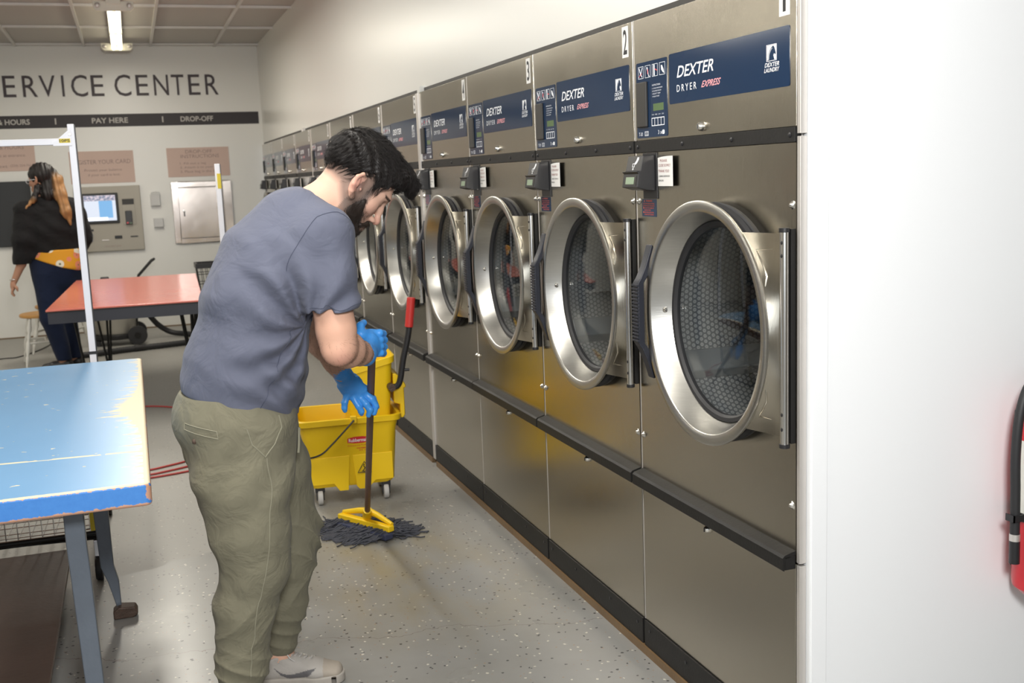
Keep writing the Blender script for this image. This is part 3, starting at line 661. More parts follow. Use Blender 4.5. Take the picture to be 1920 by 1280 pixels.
for ch, x0, x1 in (('S', -2.745, -2.60), ('E', -2.545, -2.425), ('R', -2.36, -2.22), ('V', -2.20, -2.045), ('I', -1.985, -1.962), ('C', -1.895, -1.735), ('E', -1.700, -1.575),
                   ('C', -1.470, -1.305), ('E', -1.255, -1.130), ('N', -1.075, -0.925), ('T', -0.895, -0.765), ('E', -0.720, -0.600), ('R', -0.545, -0.410)):
    m = MB(); vs, fs = glyphs(ch, 0.0)
    xs = [p[0] for p in vs]; ys = [p[1] for p in vs]
    ov = 0.004 if ch in 'SC' else 0.0; sx = (x1-x0)/(max(xs)-min(xs)); sz = (0.215+2*ov)/(max(ys)-min(ys))
    m.add([(x0+(a-min(xs))*sx+1.5, -0.006, (b-min(ys))*sz+rowz-ov-2.48) for a, b in vs], fs)
    m.add([(x0+(a-min(xs))*sx+1.5, -0.001, (b-min(ys))*sz+rowz-ov-2.48) for a, b in vs], fs)
    m.build('letter', 'letter_dark', t, smooth=False)
t = tag(MB().box(-3.9, -0.004, YB-0.004, yw, 2.165, 2.295).build('banner_strip', 'band', smooth=False), 'long black band with white headings running across the back wall', 'sign')
m = MB(); y = YB-0.005
for s_, a, b_ in (('LOCATION & HOURS', -3.02, -2.325), ('PAY HERE', -1.725, -1.365), ('DROP-OFF', -0.83, -0.49)): wt(MB(), s_, a, b_, 2.203, 2.258, y, bold=0.02).build('lettering', 'band_text', t, smooth=False)
for x in (-2.085, -1.02): MB().box(x, x+0.013, y-0.0004, y, 2.200, 2.262).build('divider_mark', 'band_text', t, smooth=False)
def sign(name, label, x0, x1, z0, z1, rows):
    t = tag(MB().box(x0, x1, YB-0.006, yw, z0, z1).build(name, 'pink', smooth=False), label, 'sign', 'pink notices on the back wall')
    for s_, a, b_, c, d in rows: wt(MB(), s_, x0+a*(x1-x0), x0+b_*(x1-x0), z0+c*(z1-z0), z0+d*(z1-z0), YB-0.0068).build('lettering', 'pink_text', t, smooth=False)
sign('wall_sign', 'pale pink notice of drop-off instructions above the steel door', -1.005, -0.355, 1.615, 1.925,
     [('DROP-OFF', .30, .73, .80, .92), ('INSTRUCTIONS', .22, .84, .64, .76), ('1. Fill out a tag', .20, .62, .40, .50), ('2. Attach it to your bag', .20, .84, .26, .36), ('3. Place bag in the door', .20, .86, .11, .22)])
sign('wall_sign', 'pale pink notice about registering your card, above the payment kiosk', -1.985, -1.345, 1.580, 1.915,
     [('REGISTER YOUR CARD', .04, .95, .60, .73), ('Protect your balance', .22, .80, .35, .45), ('if your card is lost.', .27, .77, .20, .30)])
sign('wall_sign', 'pale pink hours notice at the left edge, behind the white rail', -3.02, -2.31, 1.735, 2.045,
     [('LOCATION & HOURS', .12, .86, .72, .86), ('See hours at entrance.', .30, .88, .47, .57), ('Call or text', .20, .62, .12, .22), ('(224) 224-7661', .66, .96, .12, .22)])
tag(MB().box(-3.55, -2.385, YB-0.05, yw, 0.962, 1.630).build('wall_screen', 'board', bevel=0.006), 'dark black screen panel on the back wall behind the woman\'s head', 'screen')
# payment kiosk
t = tag(MB().box(-1.972, -1.310, YB-0.045, yw, 0.860, 1.545).build('payment_kiosk', 'kiosk', bevel=0.006), 'beige payment kiosk with a lit touch screen set in the back wall', 'kiosk')
yk = YB-0.046
s_ = MB().box(-1.900, -1.538, yk-0.022, yk+0.002, 1.155, 1.475).build('screen_bezel', 'board', t, bevel=0.008)
def screen_mat():
    m, nt, b = new_mat('lit_kiosk_screen'); v = coords(nt); sep = nt.nodes.new('ShaderNodeSeparateXYZ'); nt.links.new(v, sep.inputs[0])
    top = math_n(nt, 'GREATER_THAN', sep.outputs[2], 1.395)
    blue = math_n(nt, 'MULTIPLY', math_n(nt, 'GREATER_THAN', sep.outputs[0], -1.735), math_n(nt, 'MULTIPLY', math_n(nt, 'GREATER_THAN', sep.outputs[2], 1.215), math_n(nt, 'LESS_THAN', sep.outputs[0], -1.600)))
    c = mix_rgb(nt, blue, (0.80, 0.86, 0.98), (0.22, 0.50, 0.85)); nn = noise(nt, coords(nt, (60, 60, 60)), 0.8, 2)
    c = mix_rgb(nt, top, c, mix_rgb(nt, ramp(nt, nn, .4, .6), (0.20, 0.24, 0.35), (0.75, 0.65, 0.72)))
    b.inputs['Base Color'].default_value = (0.02, 0.02, 0.02, 1); nt.links.new(c, b.inputs['Emission Color']); b.inputs['Emission Strength'].default_value = 0.95; return m
M['screen'] = screen_mat(); M['bar_white'] = glow('lit_screen_white', (0.95, 0.97, 1.0), 1.0)
q = MB().box(-1.880, -1.566, yk-0.0235, yk-0.0218, 1.185, 1.452).build('screen', 'screen', s_, smooth=False)
MB().box(-1.87, -1.655, yk-0.0242, yk-0.0234, 1.195, 1.222).build('search_bar', 'bar_white', q, smooth=False) if 0 else MB().box(-1.87, -1.655, yk-0.0245, yk-0.0236, 1.192, 1.222).build('screen_bar', 'bar_white', s_, smooth=False)
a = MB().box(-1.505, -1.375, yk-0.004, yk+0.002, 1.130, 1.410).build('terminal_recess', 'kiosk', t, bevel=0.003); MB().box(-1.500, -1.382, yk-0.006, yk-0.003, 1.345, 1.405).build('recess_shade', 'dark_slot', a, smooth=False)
a = MB().box(-1.480, -1.410, yk-0.045, yk+0.002, 1.135, 1.280).build('card_terminal', 'black', t, bevel=0.006)
MB().box(-1.472, -1.452, yk-0.0475, yk-0.045, 1.145, 1.160).build('key', 'red_print', a); MB().box(-1.440, -1.420, yk-0.0475, yk-0.045, 1.142, 1.156).build('key', 'lcd', a)
MB().box(-1.885, -1.810, yk-0.004, yk+0.001, 1.080, 1.100).build('card_slot', 'board', t, smooth=False)
MB().prism([(-1.882, 1.045), (-1.818, 1.045), (-1.825, 1.020), (-1.828, 0.975), (-1.868, 0.975), (-1.872, 1.020)], (0, yk+0.001, 0), X_, Z_, (0, -1, 0), 0.02).build('ticket_slot', 'blue_plastic', t, bevel=0.003)
MB().box(-1.605, -1.530, yk-0.012, yk+0.001, 0.990, 1.022).build('bill_slot', 'board', t, bevel=0.004)
MB().box(-1.735, -1.665, yk-0.006, yk+0.001, 0.975, 0.985).build('coin_slot', 'steel_edge', t, smooth=False)
MB().box(-1.445, -1.370, yk-0.004, yk+0.001, 0.998, 1.010).build('receipt_slot', 'board', t, smooth=False)
m = MB(); wt(m, 'laundroworks', -1.855, -1.70, 1.497, 1.513, yk-0.0004) if 0 else None
wt(m, 'Value Add Center', -1.715, -1.545, 0.905, 0.922, yk-0.0006); m.build('lettering', 'pink_text', t, smooth=False)
# the two little wall boxes
t = tag(MB().box(-1.212, -1.112, YB-0.055, yw, 1.318, 1.440).build('wall_box', 'box_grey', bevel=0.006), 'upper small pale box on the wall between kiosk and steel door', 'box')
MB().tube([(-1.20, YB-0.03, 1.438), (-1.195, YB-0.034, 1.462), (-1.16, YB-0.036, 1.468), (-1.118, YB-0.034, 1.462), (-1.112, YB-0.03, 1.432)], 0.007, 8).build('top_loop', 'sign_white', t)
tag(MB().box(-1.198, -1.098, YB-0.055, yw, 1.088, 1.185).build('wall_box', 'box_grey', bevel=0.006), 'lower small pale box on the wall between kiosk and steel door', 'box')
# steel drop-off door
t = thing('drop_off_door', 'polished steel drop-off door in a steel frame under the pink instructions notice', 'hatch', (-0.68, YB, 0.90))
m = MB(); X0, X1, Z0, Z1 = -0.31, 0.325, 0.0, 0.66
m.box(X0, X0+0.065, -0.03, -0.0003, Z0, Z1); m.box(X1-0.09, X1, -0.03, -0.0003, Z0, Z1); m.box(X0+0.065, X1-0.09, -0.03, -0.0003, Z1-0.06, Z1); m.box(X0+0.065, X1-0.09, -0.03, -0.0003, Z0, Z0+0.05)
m.build('door_frame', 'polished', t, bevel=0.006)
d = MB().box(X0+0.068, X1-0.093, -0.024, -0.0003, Z0+0.053, Z1-0.063).build('door_leaf', 'polished', t, bevel=0.003)
h = MB(); h.lathe([(0.0001, -0.030), (0.012, -0.028), (0.014, 0)], (-0.195, -0.024, 0.345), 'y', 14); h.build('latch', 'steel_bright', d)
MB().obox((-0.192, -0.050, 0.318), (0.006, 0, 0), (0, 0.004, 0), (0, 0, 0.028)).build('latch_lever', 'black', d, bevel=0.002)

# ================================================================== CEILING LAMP
M['tube_glow'] = glow('lit_tube', (1.0, 0.93, 0.72), 4.5)
M['lamp_white'] = plain('lamp_enamel', (0.80, 0.78, 0.68), 0.4)
t = thing('ceiling_lamp', 'long open strip light with glowing tubes on the ceiling by the back wall', 'lamp', (-1.41, 10.6, CZ))
MB().box(-0.055, 0.055, -1.32, 1.32, -0.055, -0.008).build('lamp_body', 'lamp_white', t, bevel=0.006)
for sgn in (-1, 1):
    MB().tube([(0.032*sgn, -1.26, -0.086), (0.032*sgn, 0.0, -0.086)], 0.017, 14).build('tube', 'tube_glow', t)
    MB().tube([(0.032*sgn, 0.03, -0.086), (0.032*sgn, 1.26, -0.086)], 0.017, 14).build('tube', 'tube_glow', t)
for yy in (-1.30, 1.30):
    b_ = MB().prism([(-0.15, 0.0), (0.15, 0.0), (0.15, -0.05), (0.125, -0.075), (-0.125, -0.075), (-0.15, -0.05)], (0, yy-0.010, -0.03), (1, 0, 0), (0, 0, 1), (0, 1, 0), 0.02).build('end_bracket', 'lamp_white', t, bevel=0.004)
    for xx in (-0.118, 0.118): MB().lathe([(0.0001, -0.016), (0.010, -0.016), (0.020, -0.010), (0.020, 0)], (xx, yy-0.010, -0.062), 'y', 16).build('knob', 'steel_edge', b_)
b_ = MB().box(-0.055, 0.055, 0.003, 0.027, -0.11, -0.055).build('lamp_holder', 'lamp_white', t, bevel=0.003)

# ================================================================== BLUE TABLE
def blue_top_mat():
    m, nt, b = new_mat('worn_blue_paint'); v = coords(nt); sep = nt.nodes.new('ShaderNodeSeparateXYZ'); nt.links.new(v, sep.inputs[0]); X, Y, Z = sep.outputs
    n1 = noise(nt, coords(nt, (1.0, 7.0, 4)), 5.0, 5, 0.65); n2 = noise(nt, v, 1.2, 4, 0.6); n3 = noise(nt, coords(nt, (1, 1, 1)), 55, 3, 0.7)
    blue = mix_rgb(nt, n2, (0.105, 0.26, 0.47), (0.165, 0.35, 0.58))
    # right border is worn through to the cream undercoat, deepest near the middle
    e = math_n(nt, 'SUBTRACT', 0.0, X)        # distance in from the right edge
    reach = math_n(nt, 'MULTIPLY_ADD', n1, 0.30, -0.13); mid = math_n(nt, 'MULTIPLY', math_n(nt, 'POWER', math_n(nt, 'SUBTRACT', 1.0, math_n(nt, 'MINIMUM', math_n(nt, 'MULTIPLY', math_n(nt, 'ABSOLUTE', math_n(nt, 'ADD', Y, -1.02)), 1.6), 1.0)), 2.5), 0.11)
    worn = math_n(nt, 'LESS_THAN', e, math_n(nt, 'ADD', math_n(nt, 'MAXIMUM', reach, 0.016), math_n(nt, 'MULTIPLY', mid, math_n(nt, 'MULTIPLY', n1, 1.6))))
    sp = math_n(nt, 'GREATER_THAN', noise(nt, coords(nt, (1.0, 1.3, 1)), 26, 2, 0.5), 0.715)
    sc = math_n(nt, 'MULTIPLY', math_n(nt, 'LESS_THAN', math_n(nt, 'ABSOLUTE', math_n(nt, 'ADD', math_n(nt, 'ADD', Y, math_n(nt, 'MULTIPLY', X, 0.08)), -0.36)), 0.0075), math_n(nt, 'GREATER_THAN', noise(nt, v, 14, 2), 0.40))
    cream = math_n(nt, 'MAXIMUM', math_n(nt, 'MAXIMUM', worn, sp), sc)
    fr = math_n(nt, 'LESS_THAN', Y, math_n(nt, 'MULTIPLY_ADD', n3, 0.012, 0.004)); cream = math_n(nt, 'MAXIMUM', cream, fr)
    top = mix_rgb(nt, cream, blue, (0.60, 0.53, 0.37))
    # the side rim: stronger blue with orange-brown chipped borders
    side = mix_rgb(nt, n3, (0.035, 0.17, 0.52), (0.06, 0.24, 0.62))
    zb = math_n(nt, 'ABSOLUTE', math_n(nt, 'ADD', Z, 0.028)); chip = math_n(nt, 'GREATER_THAN', math_n(nt, 'ADD', zb, math_n(nt, 'MULTIPLY', n3, 0.020)), 0.0335)
    chip2 = math_n(nt, 'GREATER_THAN', math_n(nt, 'ADD', math_n(nt, 'MULTIPLY', n3, 0.03), math_n(nt, 'MULTIPLY', e, -0.5)), 0.012)
    side = mix_rgb(nt, math_n(nt, 'MAXIMUM', chip, chip2), side, (0.52, 0.29, 0.20))
    g = nt.nodes.new('ShaderNodeNewGeometry'); s2 = nt.nodes.new('ShaderNodeSeparateXYZ'); nt.links.new(g.outputs['Normal'], s2.inputs[0])
    istop = math_n(nt, 'GREATER_THAN', s2.outputs[2], 0.6)
    nt.links.new(mix_rgb(nt, istop, side, top), b.inputs['Base Color'])
    nt.links.new(math_n(nt, 'MULTIPLY_ADD', cream, 0.2, 0.33), b.inputs['Roughness']); bump(nt, b, math_n(nt, 'MULTIPLY', cream, -1.0), 0.25, 0.001); return m
M['blue_top'] = blue_top_mat()
M['leg_grey'] = plain('grey_painted_iron', (0.105, 0.125, 0.155), 0.32, 0.1, 0.18, 12, 0.15, 80)
M['rust'] = plain('rusty_iron', (0.075, 0.048, 0.035), 0.55, 0.3, 0.5, 30, 0.5, 120)
M['brown_board'] = plain('stained_brown_board', (0.088, 0.062, 0.052), 0.34, 0, 0.35, 5, 0.1, 60)
M['yellow_label'] = plain('yellow_label', (0.72, 0.56, 0.03), 0.5)
BX, BY0, BY1, BZ = -1.428, 2.79, 4.94, 0.78
t = thing('folding_table', 'blue painted table with chipped edges on grey iron legs, nearest table', 'table', (BX, BY0, 0))
tp = MB().prism([(-1.02, 0), (-0.012, 0), (0, 0.012), (0, BY1-BY0-0.012), (-0.012, BY1-BY0), (-1.02, BY1-BY0)], (0, 0, 0), (1, 0, 0), (0, 1, 0), (0, 0, -1), 0.060).build('tabletop', 'blue_top', t, bevel=0.009, seg=3)
tp.location = (0, 0, BZ); tp.rotation_euler = (0, 0, 0)
def channel(mb, path, wid, flange, face=(0, -1, 0)):
    """folded iron strip: a flat face with turned back flanges, following path in x and z"""
    f = Vector(face); ring = []
    for x, y, z, w_ in path:
        c = Vector((x, y, z)); ring.append([c+Vector((-w_/2, 0, 0)), c+Vector((w_/2, 0, 0)), c+Vector((w_/2, 0, 0))-f*flange, c+Vector((-w_/2, 0, 0))-f*flange])
    vs = [p for r_ in ring for p in r_]; fs = [(0, 1, 2, 3), tuple(len(vs)-4+i for i in (3, 2, 1, 0))]
    for i in range(len(ring)-1):
        for j in range(4): fs.append((4*i+j, 4*i+(j+1) % 4, 4*i+4+(j+1) % 4, 4*i+4+j))
    mb.add(vs, fs)
    return mb
def leg(px, py, face, foot=True):
    m = MB(); channel(m, [(px-0.002, py, 0.722, 0.050), (px-0.002, py, 0.60, 0.050), (px-0.0, py, 0.545, 0.050), (px+0.008, py, 0.20, 0.046), (px+0.018, py, 0.012, 0.040)], 0.05, 0.03, face)
    l = m.build('leg', 'leg_grey', t, bevel=0.004)
    MB().box(px-0.008, px+0.115, py-0.035 if face[1] > 0 else py-0.01, py+0.01 if face[1] > 0 else py+0.035, 0.0005, 0.012).build('foot_plate', 'rust', l, bevel=0.003)
leg(-1.622-BX, 2.93-BY0, (0, -1, 0))
# far leg bends low down and ends in a turned iron foot
m = MB(); py = 3.955-BY0; px = -1.608-BX
channel(m, [(px-0.005, py, 0.722, 0.052), (px+0.000, py, 0.40, 0.050), (px+0.004, py, 0.19, 0.044), (px+0.020, py, 0.13, 0.036), (px+0.034, py, 0.012, 0.010)], 0.05, 0.03, (0, -1, 0))
l = m.build('leg', 'leg_grey', t, bevel=0.003)
fm = MB(); fm.prism([(px+0.010, 0.0005), (px+0.075, 0.0005), (px+0.090, 0.008), (px+0.094, 0.02), (px+0.086, 0.038), (px+0.030, 0.045), (px+0.010, 0.03)], (0, py-0.028, 0), (1, 0, 0), (0, 0, 1), (0, 1, 0), 0.055).build('foot_plate', 'rust', l, bevel=0.005)
leg(-2.25-BX, 2.93-BY0, (0, -1, 0)); leg(-2.25-BX, 3.955-BY0, (0, -1, 0))
for z, yy in ((0.425, 3.99), (0.315, 3.97)): MB().tube([(-2.27-BX, yy-BY0, z), (-1.60-BX, yy-BY0, z)], 0.009, 10).build('cross_rod', 'black_paint', t)
MB().box(-2.40-BX, -1.742-BX, 0.12, 4.33-BY0, 0.140, 0.158).build('lower_shelf', 'brown_board', t, bevel=0.003)
for xx in (-2.36, -1.79):
    for yy in (0.16, 1.48): MB().box(xx-BX-0.015, xx-BX+0.015, yy-0.015, yy+0.015, 0.0005, 0.1395).build('shelf_support', 'leg_grey', t, bevel=0.002)

# ================================================================== CORAL TABLE
def coral_mat():
    m, nt, b = new_mat('coral_laminate'); v = coords(nt)
    n = noise(nt, v, 1.5, 3); c = mix_rgb(nt, n, (0.54, 0.150, 0.115), (0.62, 0.185, 0.145))
    st = math_n(nt, 'GREATER_THAN', noise(nt, v, 22, 2, 0.5), 0.765); nt.links.new(mix_rgb(nt, st, c, (0.10, 0.03, 0.025)), b.inputs['Base Color'])
    setin(b, rough=0.20); bump(nt, b, noise(nt, v, 18, 2), 0.03, 0.01); return m
M['coral'] = coral_mat(); M['blue_black'] = plain('blue_black_paint', (0.022, 0.024, 0.034), 0.35)
t = thing('folding_table', 'coral red laminate table with black apron and thin black legs, behind the blue table', 'table', (-1.50, 7.29, 0), -0.035)
TW, TL = 0.475, 2.30
MB().box(-TW, TW, 0, TL, 0.768, 0.780).build('tabletop', 'coral', t, bevel=0.003)
MB().box(-TW-0.003, TW+0.003, -0.003, TL+0.003, 0.762, 0.7675).build('edge_band', 'black_paint', t, bevel=0.002)
m = MB()
for a in ((-TW+0.01, TW-0.01, 0.004, 0.022), (-TW+0.01, TW-0.01, TL-0.022, TL-0.004), (-TW+0.01, -TW+0.028, 0.0221, TL-0.0221), (TW-0.028, TW-0.01, 0.0221, TL-0.0221)): m.box(*a, 0.690, 0.7618)
m.build('apron', 'blue_black', t, smooth=False)
for (xx, yy) in ((TW-0.08, 1.10), (TW-0.08, 1.95), (-TW+0.15, 0.95), (-TW+0.20, 2.2)):
    m = MB()
    for ox, oy, fx, fy in ((-0.09, -0.03, 0.0, 0.0), (0.06, 0.0, 0.012, 0.0), (0.02, 0.08, 0.0, 0.012)): m.tube([(xx+ox, yy+oy, 0.762), (xx+fx, yy+fy, 0.003)], 0.009, 8)
    m.sphere((xx+0.006, yy+0.006, 0.012), 0.016, 8, (1, 1, 0.6)); m.build('leg', 'black_paint', t)

# ================================================================== LAUNDRY CARTS
M['chrome'] = plain('chrome_wire', (0.80, 0.80, 0.82), 0.15, 1.0)
M['post_white'] = plain('white_enamel_tube', (0.80, 0.80, 0.86), 0.28, 0, 0.01)
def cart(label, loc, rz, far=False):
    """double pole laundry cart: caster base, wire basket, two posts and a hanging rail. origin at the right post foot"""
    t = thing('laundry_cart', label, 'cart', loc, rz, 'laundry carts with white hanging rails')
    Wc = 0.60 if not far else -0.30
    L0, L1, top = (-0.86 if not far else -0.42), 0.035, 1.80 if not far else 1.63
    zb = 0.175; m = MB()
    ps = [(-Wc, L0, zb), (0.0, L0, zb), (0.0, L1, zb), (-Wc, L1, zb)]
    m.tube(ps, 0.013, 10, closed=True).build('base_frame', 'black_paint', t)
    for (x, y, z) in ps:
        f = MB().box(x-0.012, x+0.012, y-0.012, y+0.012, 0.098, 0.163).build('caster_fork', 'chrome', t, bevel=0.002)
        wv = MB().lathe([(0.0001, -0.014), (0.02, -0.014), (0.046, -0.013), (0.049, -0.008), (0.049, 0.008), (0.046, 0.013), (0.02, 0.014), (0.0001, 0.014)], (x, y, 0.0495), 'x', 24).build('wheel', 'rubber', t)
        MB().lathe([(0.0001, -0.016), (0.022, -0.016), (0.022, 0.016), (0.0001, 0.016)], (x, y, 0.0495), 'x', 14).build('hub', 'steel_edge', wv)
    m = MB(); zt = 0.50 if not far else 0.55
    for z in [zb+0.03+(zt-zb-0.03)*i/5 for i in range(6)]: m.tube([(-Wc+0.02, L0+0.01, z), (-0.02, L0+0.01, z), (-0.02, L1-0.01, z), (-Wc+0.02, L1-0.01, z)], 0.0028 if z < zt-0.01 else 0.006, 6, closed=True)
    nx = int(abs(Wc)/0.045)
    for i in range(nx+1):
        x = -Wc+0.02+(Wc-0.04)*i/nx
        m.tube([(x, L0+0.01, zt), (x, L0+0.01, zb+0.02), (x, L1-0.01, zb+0.02), (x, L1-0.01, zt)], 0.0022, 5)
    for i in range(11):
        y = L0+0.01+(L1-L0-0.02)*i/10; m.tube([(-0.02, y, zt), (-0.02, y, zb+0.02), (-Wc+0.02, y, zb+0.02), (-Wc+0.02, y, zt)], 0.0022, 5)
    m.build('wire_basket', 'chrome', t)
    for i, x in enumerate((0.0, -Wc) if not far else (0.0,)):
        p = MB().box(x-0.0145, x+0.0145, -0.0145, 0.0145, zb+0.014, top).build('post', 'post_white', t, bevel=0.003)
        MB().box(x+0.0150, x+0.0185, -0.0125, 0.0125, zb+0.03, top-0.003).build('post_edge', 'black', p, smooth=False)
        if far and i == 0: MB().box(x-0.006, x+0.0147, -0.0165, -0.0148, top-0.14, top-0.055).build('label', 'yellow_label', p, smooth=False)
        if not far:
            u_ = MB().tube([(x, L0, zb+0.012), (x, L0, 0.52)], 0.008, 10).build('corner_upright', 'chrome', t)
            if i == 0: MB().box(x-0.016, x+0.012, L0-0.0125, L0-0.0085, 0.20, 0.47).build('label', 'yellow_label', u_, smooth=False)
        MB().box(x-0.017, x+0.019, -0.017, 0.017, 0.772-0.0, 0.785).build('collar', 'black', p, smooth=False)
    zr = top-0.075
    if not far:
        MB().box(-Wc+0.015, -0.015, -0.010, 0.010, zr-0.014, zr+0.014).build('hanging_rail', 'post_white', t, bevel=0.003)
        for sg, x in ((-1, 0.0), (1, -Wc)):
            g_ = MB().prism([(x+0.0135*(-sg)*-1*0, zr+0.058), (x+sg*0.078, zr-0.006), (x+sg*0.078, zr-0.019), (x, zr-0.019)], (0, -0.0172, 0), (1, 0, 0), (0, 0, 1), (0, -1, 0), 0.003).build('corner_gusset', 'post_white', t, bevel=0.001)
            if sg < 0:
                MB().lathe([(0.0001, -0.003), (0.006, -0.003), (0.007, 0)], (x-0.006, -0.0205, zr+0.030), 'y', 12).build('rivet', 'steel_edge', g_)
                b_ = MB().box(x-0.052, x-0.006, -0.0215, -0.0203, zr-0.006, zr+0.012).build('label', 'yellow_label', g_, smooth=False)
                q = MB(); wt(q, '10P5', x-0.050, x-0.008, zr-0.003, zr+0.009, -0.0219, bold=0.02); q.build('label_lettering', 'dark_slot', b_, smooth=False)
    return t
cart('laundry cart with white corner post and rail, standing behind the blue table', (-1.636, 5.25, 0), -0.02)
cart('laundry cart seen only by its single white post left of the man\'s back', (-0.93, 6.5, 0), 0.0, True)

# black wire cart by the back wall
t = thing('wire_basket_cart', 'black wire basket cart by the back wall, mostly hidden by the man\'s shirt', 'cart', (-0.62, 11.9, 0))
m = MB()
for z, wd in ((0.705, 0.205), (0.60, 0.195), (0.50, 0.185), (0.40, 0.175), (0.30, 0.165)): m.tube([(-wd, -0.16, z), (wd, -0.16, z), (wd, 0.16, z), (-wd, 0.16, z)], 0.004, 6, closed=True)
for i in range(9):
    f = -1+2*i/8
    for y in (-0.16, 0.16): m.tube([(f*0.205, y, 0.705), (f*0.165, y, 0.30)], 0.003, 5)
for i in range(7):
    y = -0.16+0.32*i/6
    for f in (-1, 1): m.tube([(f*0.205, y, 0.705), (f*0.165, y, 0.30)], 0.003, 5)
    m.tube([(-0.165, y, 0.30), (0.165, y, 0.30)], 0.003, 5)
m.build('basket', 'black_paint', t)
m = MB()
for a in ((-0.215, 0.215, -0.172, -0.150), (-0.215, 0.215, 0.150, 0.172), (-0.215, -0.193, -0.150, 0.150), (0.193, 0.215, -0.150, 0.150)): m.box(*a, 0.66, 0.712)
m.build('rim', 'black', t, bevel=0.004)
for sx in (-1, 1):
    for y in (-0.14, 0.14):
        MB().tube([(sx*0.165, y, 0.30), (sx*0.18, y, 0.085)], 0.008, 8).build('leg', 'black_paint', t)
        MB().lathe([(0.0001, -0.012), (0.04, -0.012), (0.04, 0.012), (0.0001, 0.012)], (sx*0.18, y, 0.0405), 'x', 18).build('wheel', 'rubber', t)

# ================================================================== SHOP VACUUM
M['tank_steel'] = plain('satin_tank_steel', (0.52, 0.50, 0.45), 0.35, 0.6)
t = thing('shop_vacuum', 'steel drum wet-dry vacuum on black wheels under the coral table', 'vacuum', (-1.66, 11.35, 0), 0.0)
MB().lathe([(0.0001, 0.11), (0.205, 0.11), (0.212, 0.12), (0.212, 0.40), (0.218, 0.405), (0.218, 0.42), (0.20, 0.43), (0.0001, 0.43)], (0, 0, 0), 'z', 40).build('tank', 'tank_steel', t)
h = MB().lathe([(0.0001, 0.4305), (0.20, 0.4305), (0.205, 0.45), (0.18, 0.54), (0.10, 0.60), (0.0001, 0.61)], (0, 0, 0), 'z', 32).build('motor_head', 'black', t)
MB().box(-0.10, -0.02, -0.03, 0.03, 0.60, 0.665).build('switch_cap', 'black', h, bevel=0.01)
MB().lathe([(0.0001, 0.060), (0.225, 0.060), (0.235, 0.075), (0.235, 0.108), (0.0001, 0.108)], (0, 0, 0), 'z', 32).build('base_ring', 'black', t, bevel=0.004)
for y in (-0.20, 0.20):
    w_ = MB().lathe([(0.0001, -0.022), (0.06, -0.022), (0.088, -0.020), (0.092, -0.012), (0.092, 0.012), (0.088, 0.020), (0.06, 0.022), (0.0001, 0.022)], (0.20, y, 0.0925), 'y', 28).build('wheel', 'rubber', t)
    MB().lathe([(0.0001, -0.026), (0.03, -0.026), (0.035, 0), (0.03, 0.026), (0.0001, 0.026)], (0.20, y, 0.0925), 'y', 18).build('hub', 'black_paint', w_)
    MB().lathe([(0.0001, -0.012), (0.028, -0.012), (0.030, 0.0), (0.028, 0.012), (0.0001, 0.012)], (-0.17, y*0.7, 0.0305), 'y', 16).build('front_caster', 'rubber', t)
m = MB(); m.tube([(0.19, -0.07, 0.12), (0.23, -0.07, 0.45), (0.255, -0.07, 0.66), (0.39, -0.07, 0.80), (0.415, -0.06, 0.815), (0.415, 0.0, 0.815), (0.39, 0.02, 0.80), (0.255, 0.02, 0.66), (0.23, 0.02, 0.45), (0.19, 0.02, 0.12)], 0.012, 10); m.build('push_handle', 'black_paint', t)
pts = [(0.21, 0.0, 0.33), (0.30, 0.05, 0.28), (0.40, 0.15, 0.14), (0.52, 0.18, 0.05), (0.66, 0.10, 0.030), (0.78, -0.10, 0.030), (0.80, -0.35, 0.030), (0.70, -0.52, 0.030), (0.50, -0.60, 0.030), (0.25, -0.66, 0.030), (0.05, -0.72, 0.030), (-0.15, -0.80, 0.030), (-0.35, -0.86, 0.030)]
def smooth_path(p, n=6):
    p = [Vector(q) for q in p]; o = []
    for i in range(len(p)-1):
        a, b_, c, d_ = p[max(i-1, 0)], p[i], p[i+1], p[min(i+2, len(p)-1)]
        for k in range(n):
            s = k/n; o.append(0.5*((2*b_)+(-a+c)*s+(2*a-5*b_+4*c-d_)*s*s+(-a+3*b_-3*c+d_)*s**3))
    return o+[p[-1]]
pp = smooth_path(pts, 14); MB().tube(pp, [0.026+0.0025*(i % 2) for i in range(len(pp))], 12).build('hose', 'rubber', t, angle=80)
MB().tube([(0.16, -0.69, 0.031), (0.26, -0.66, 0.031)], 0.0305, 14).build('hose_cuff', 'black', t)

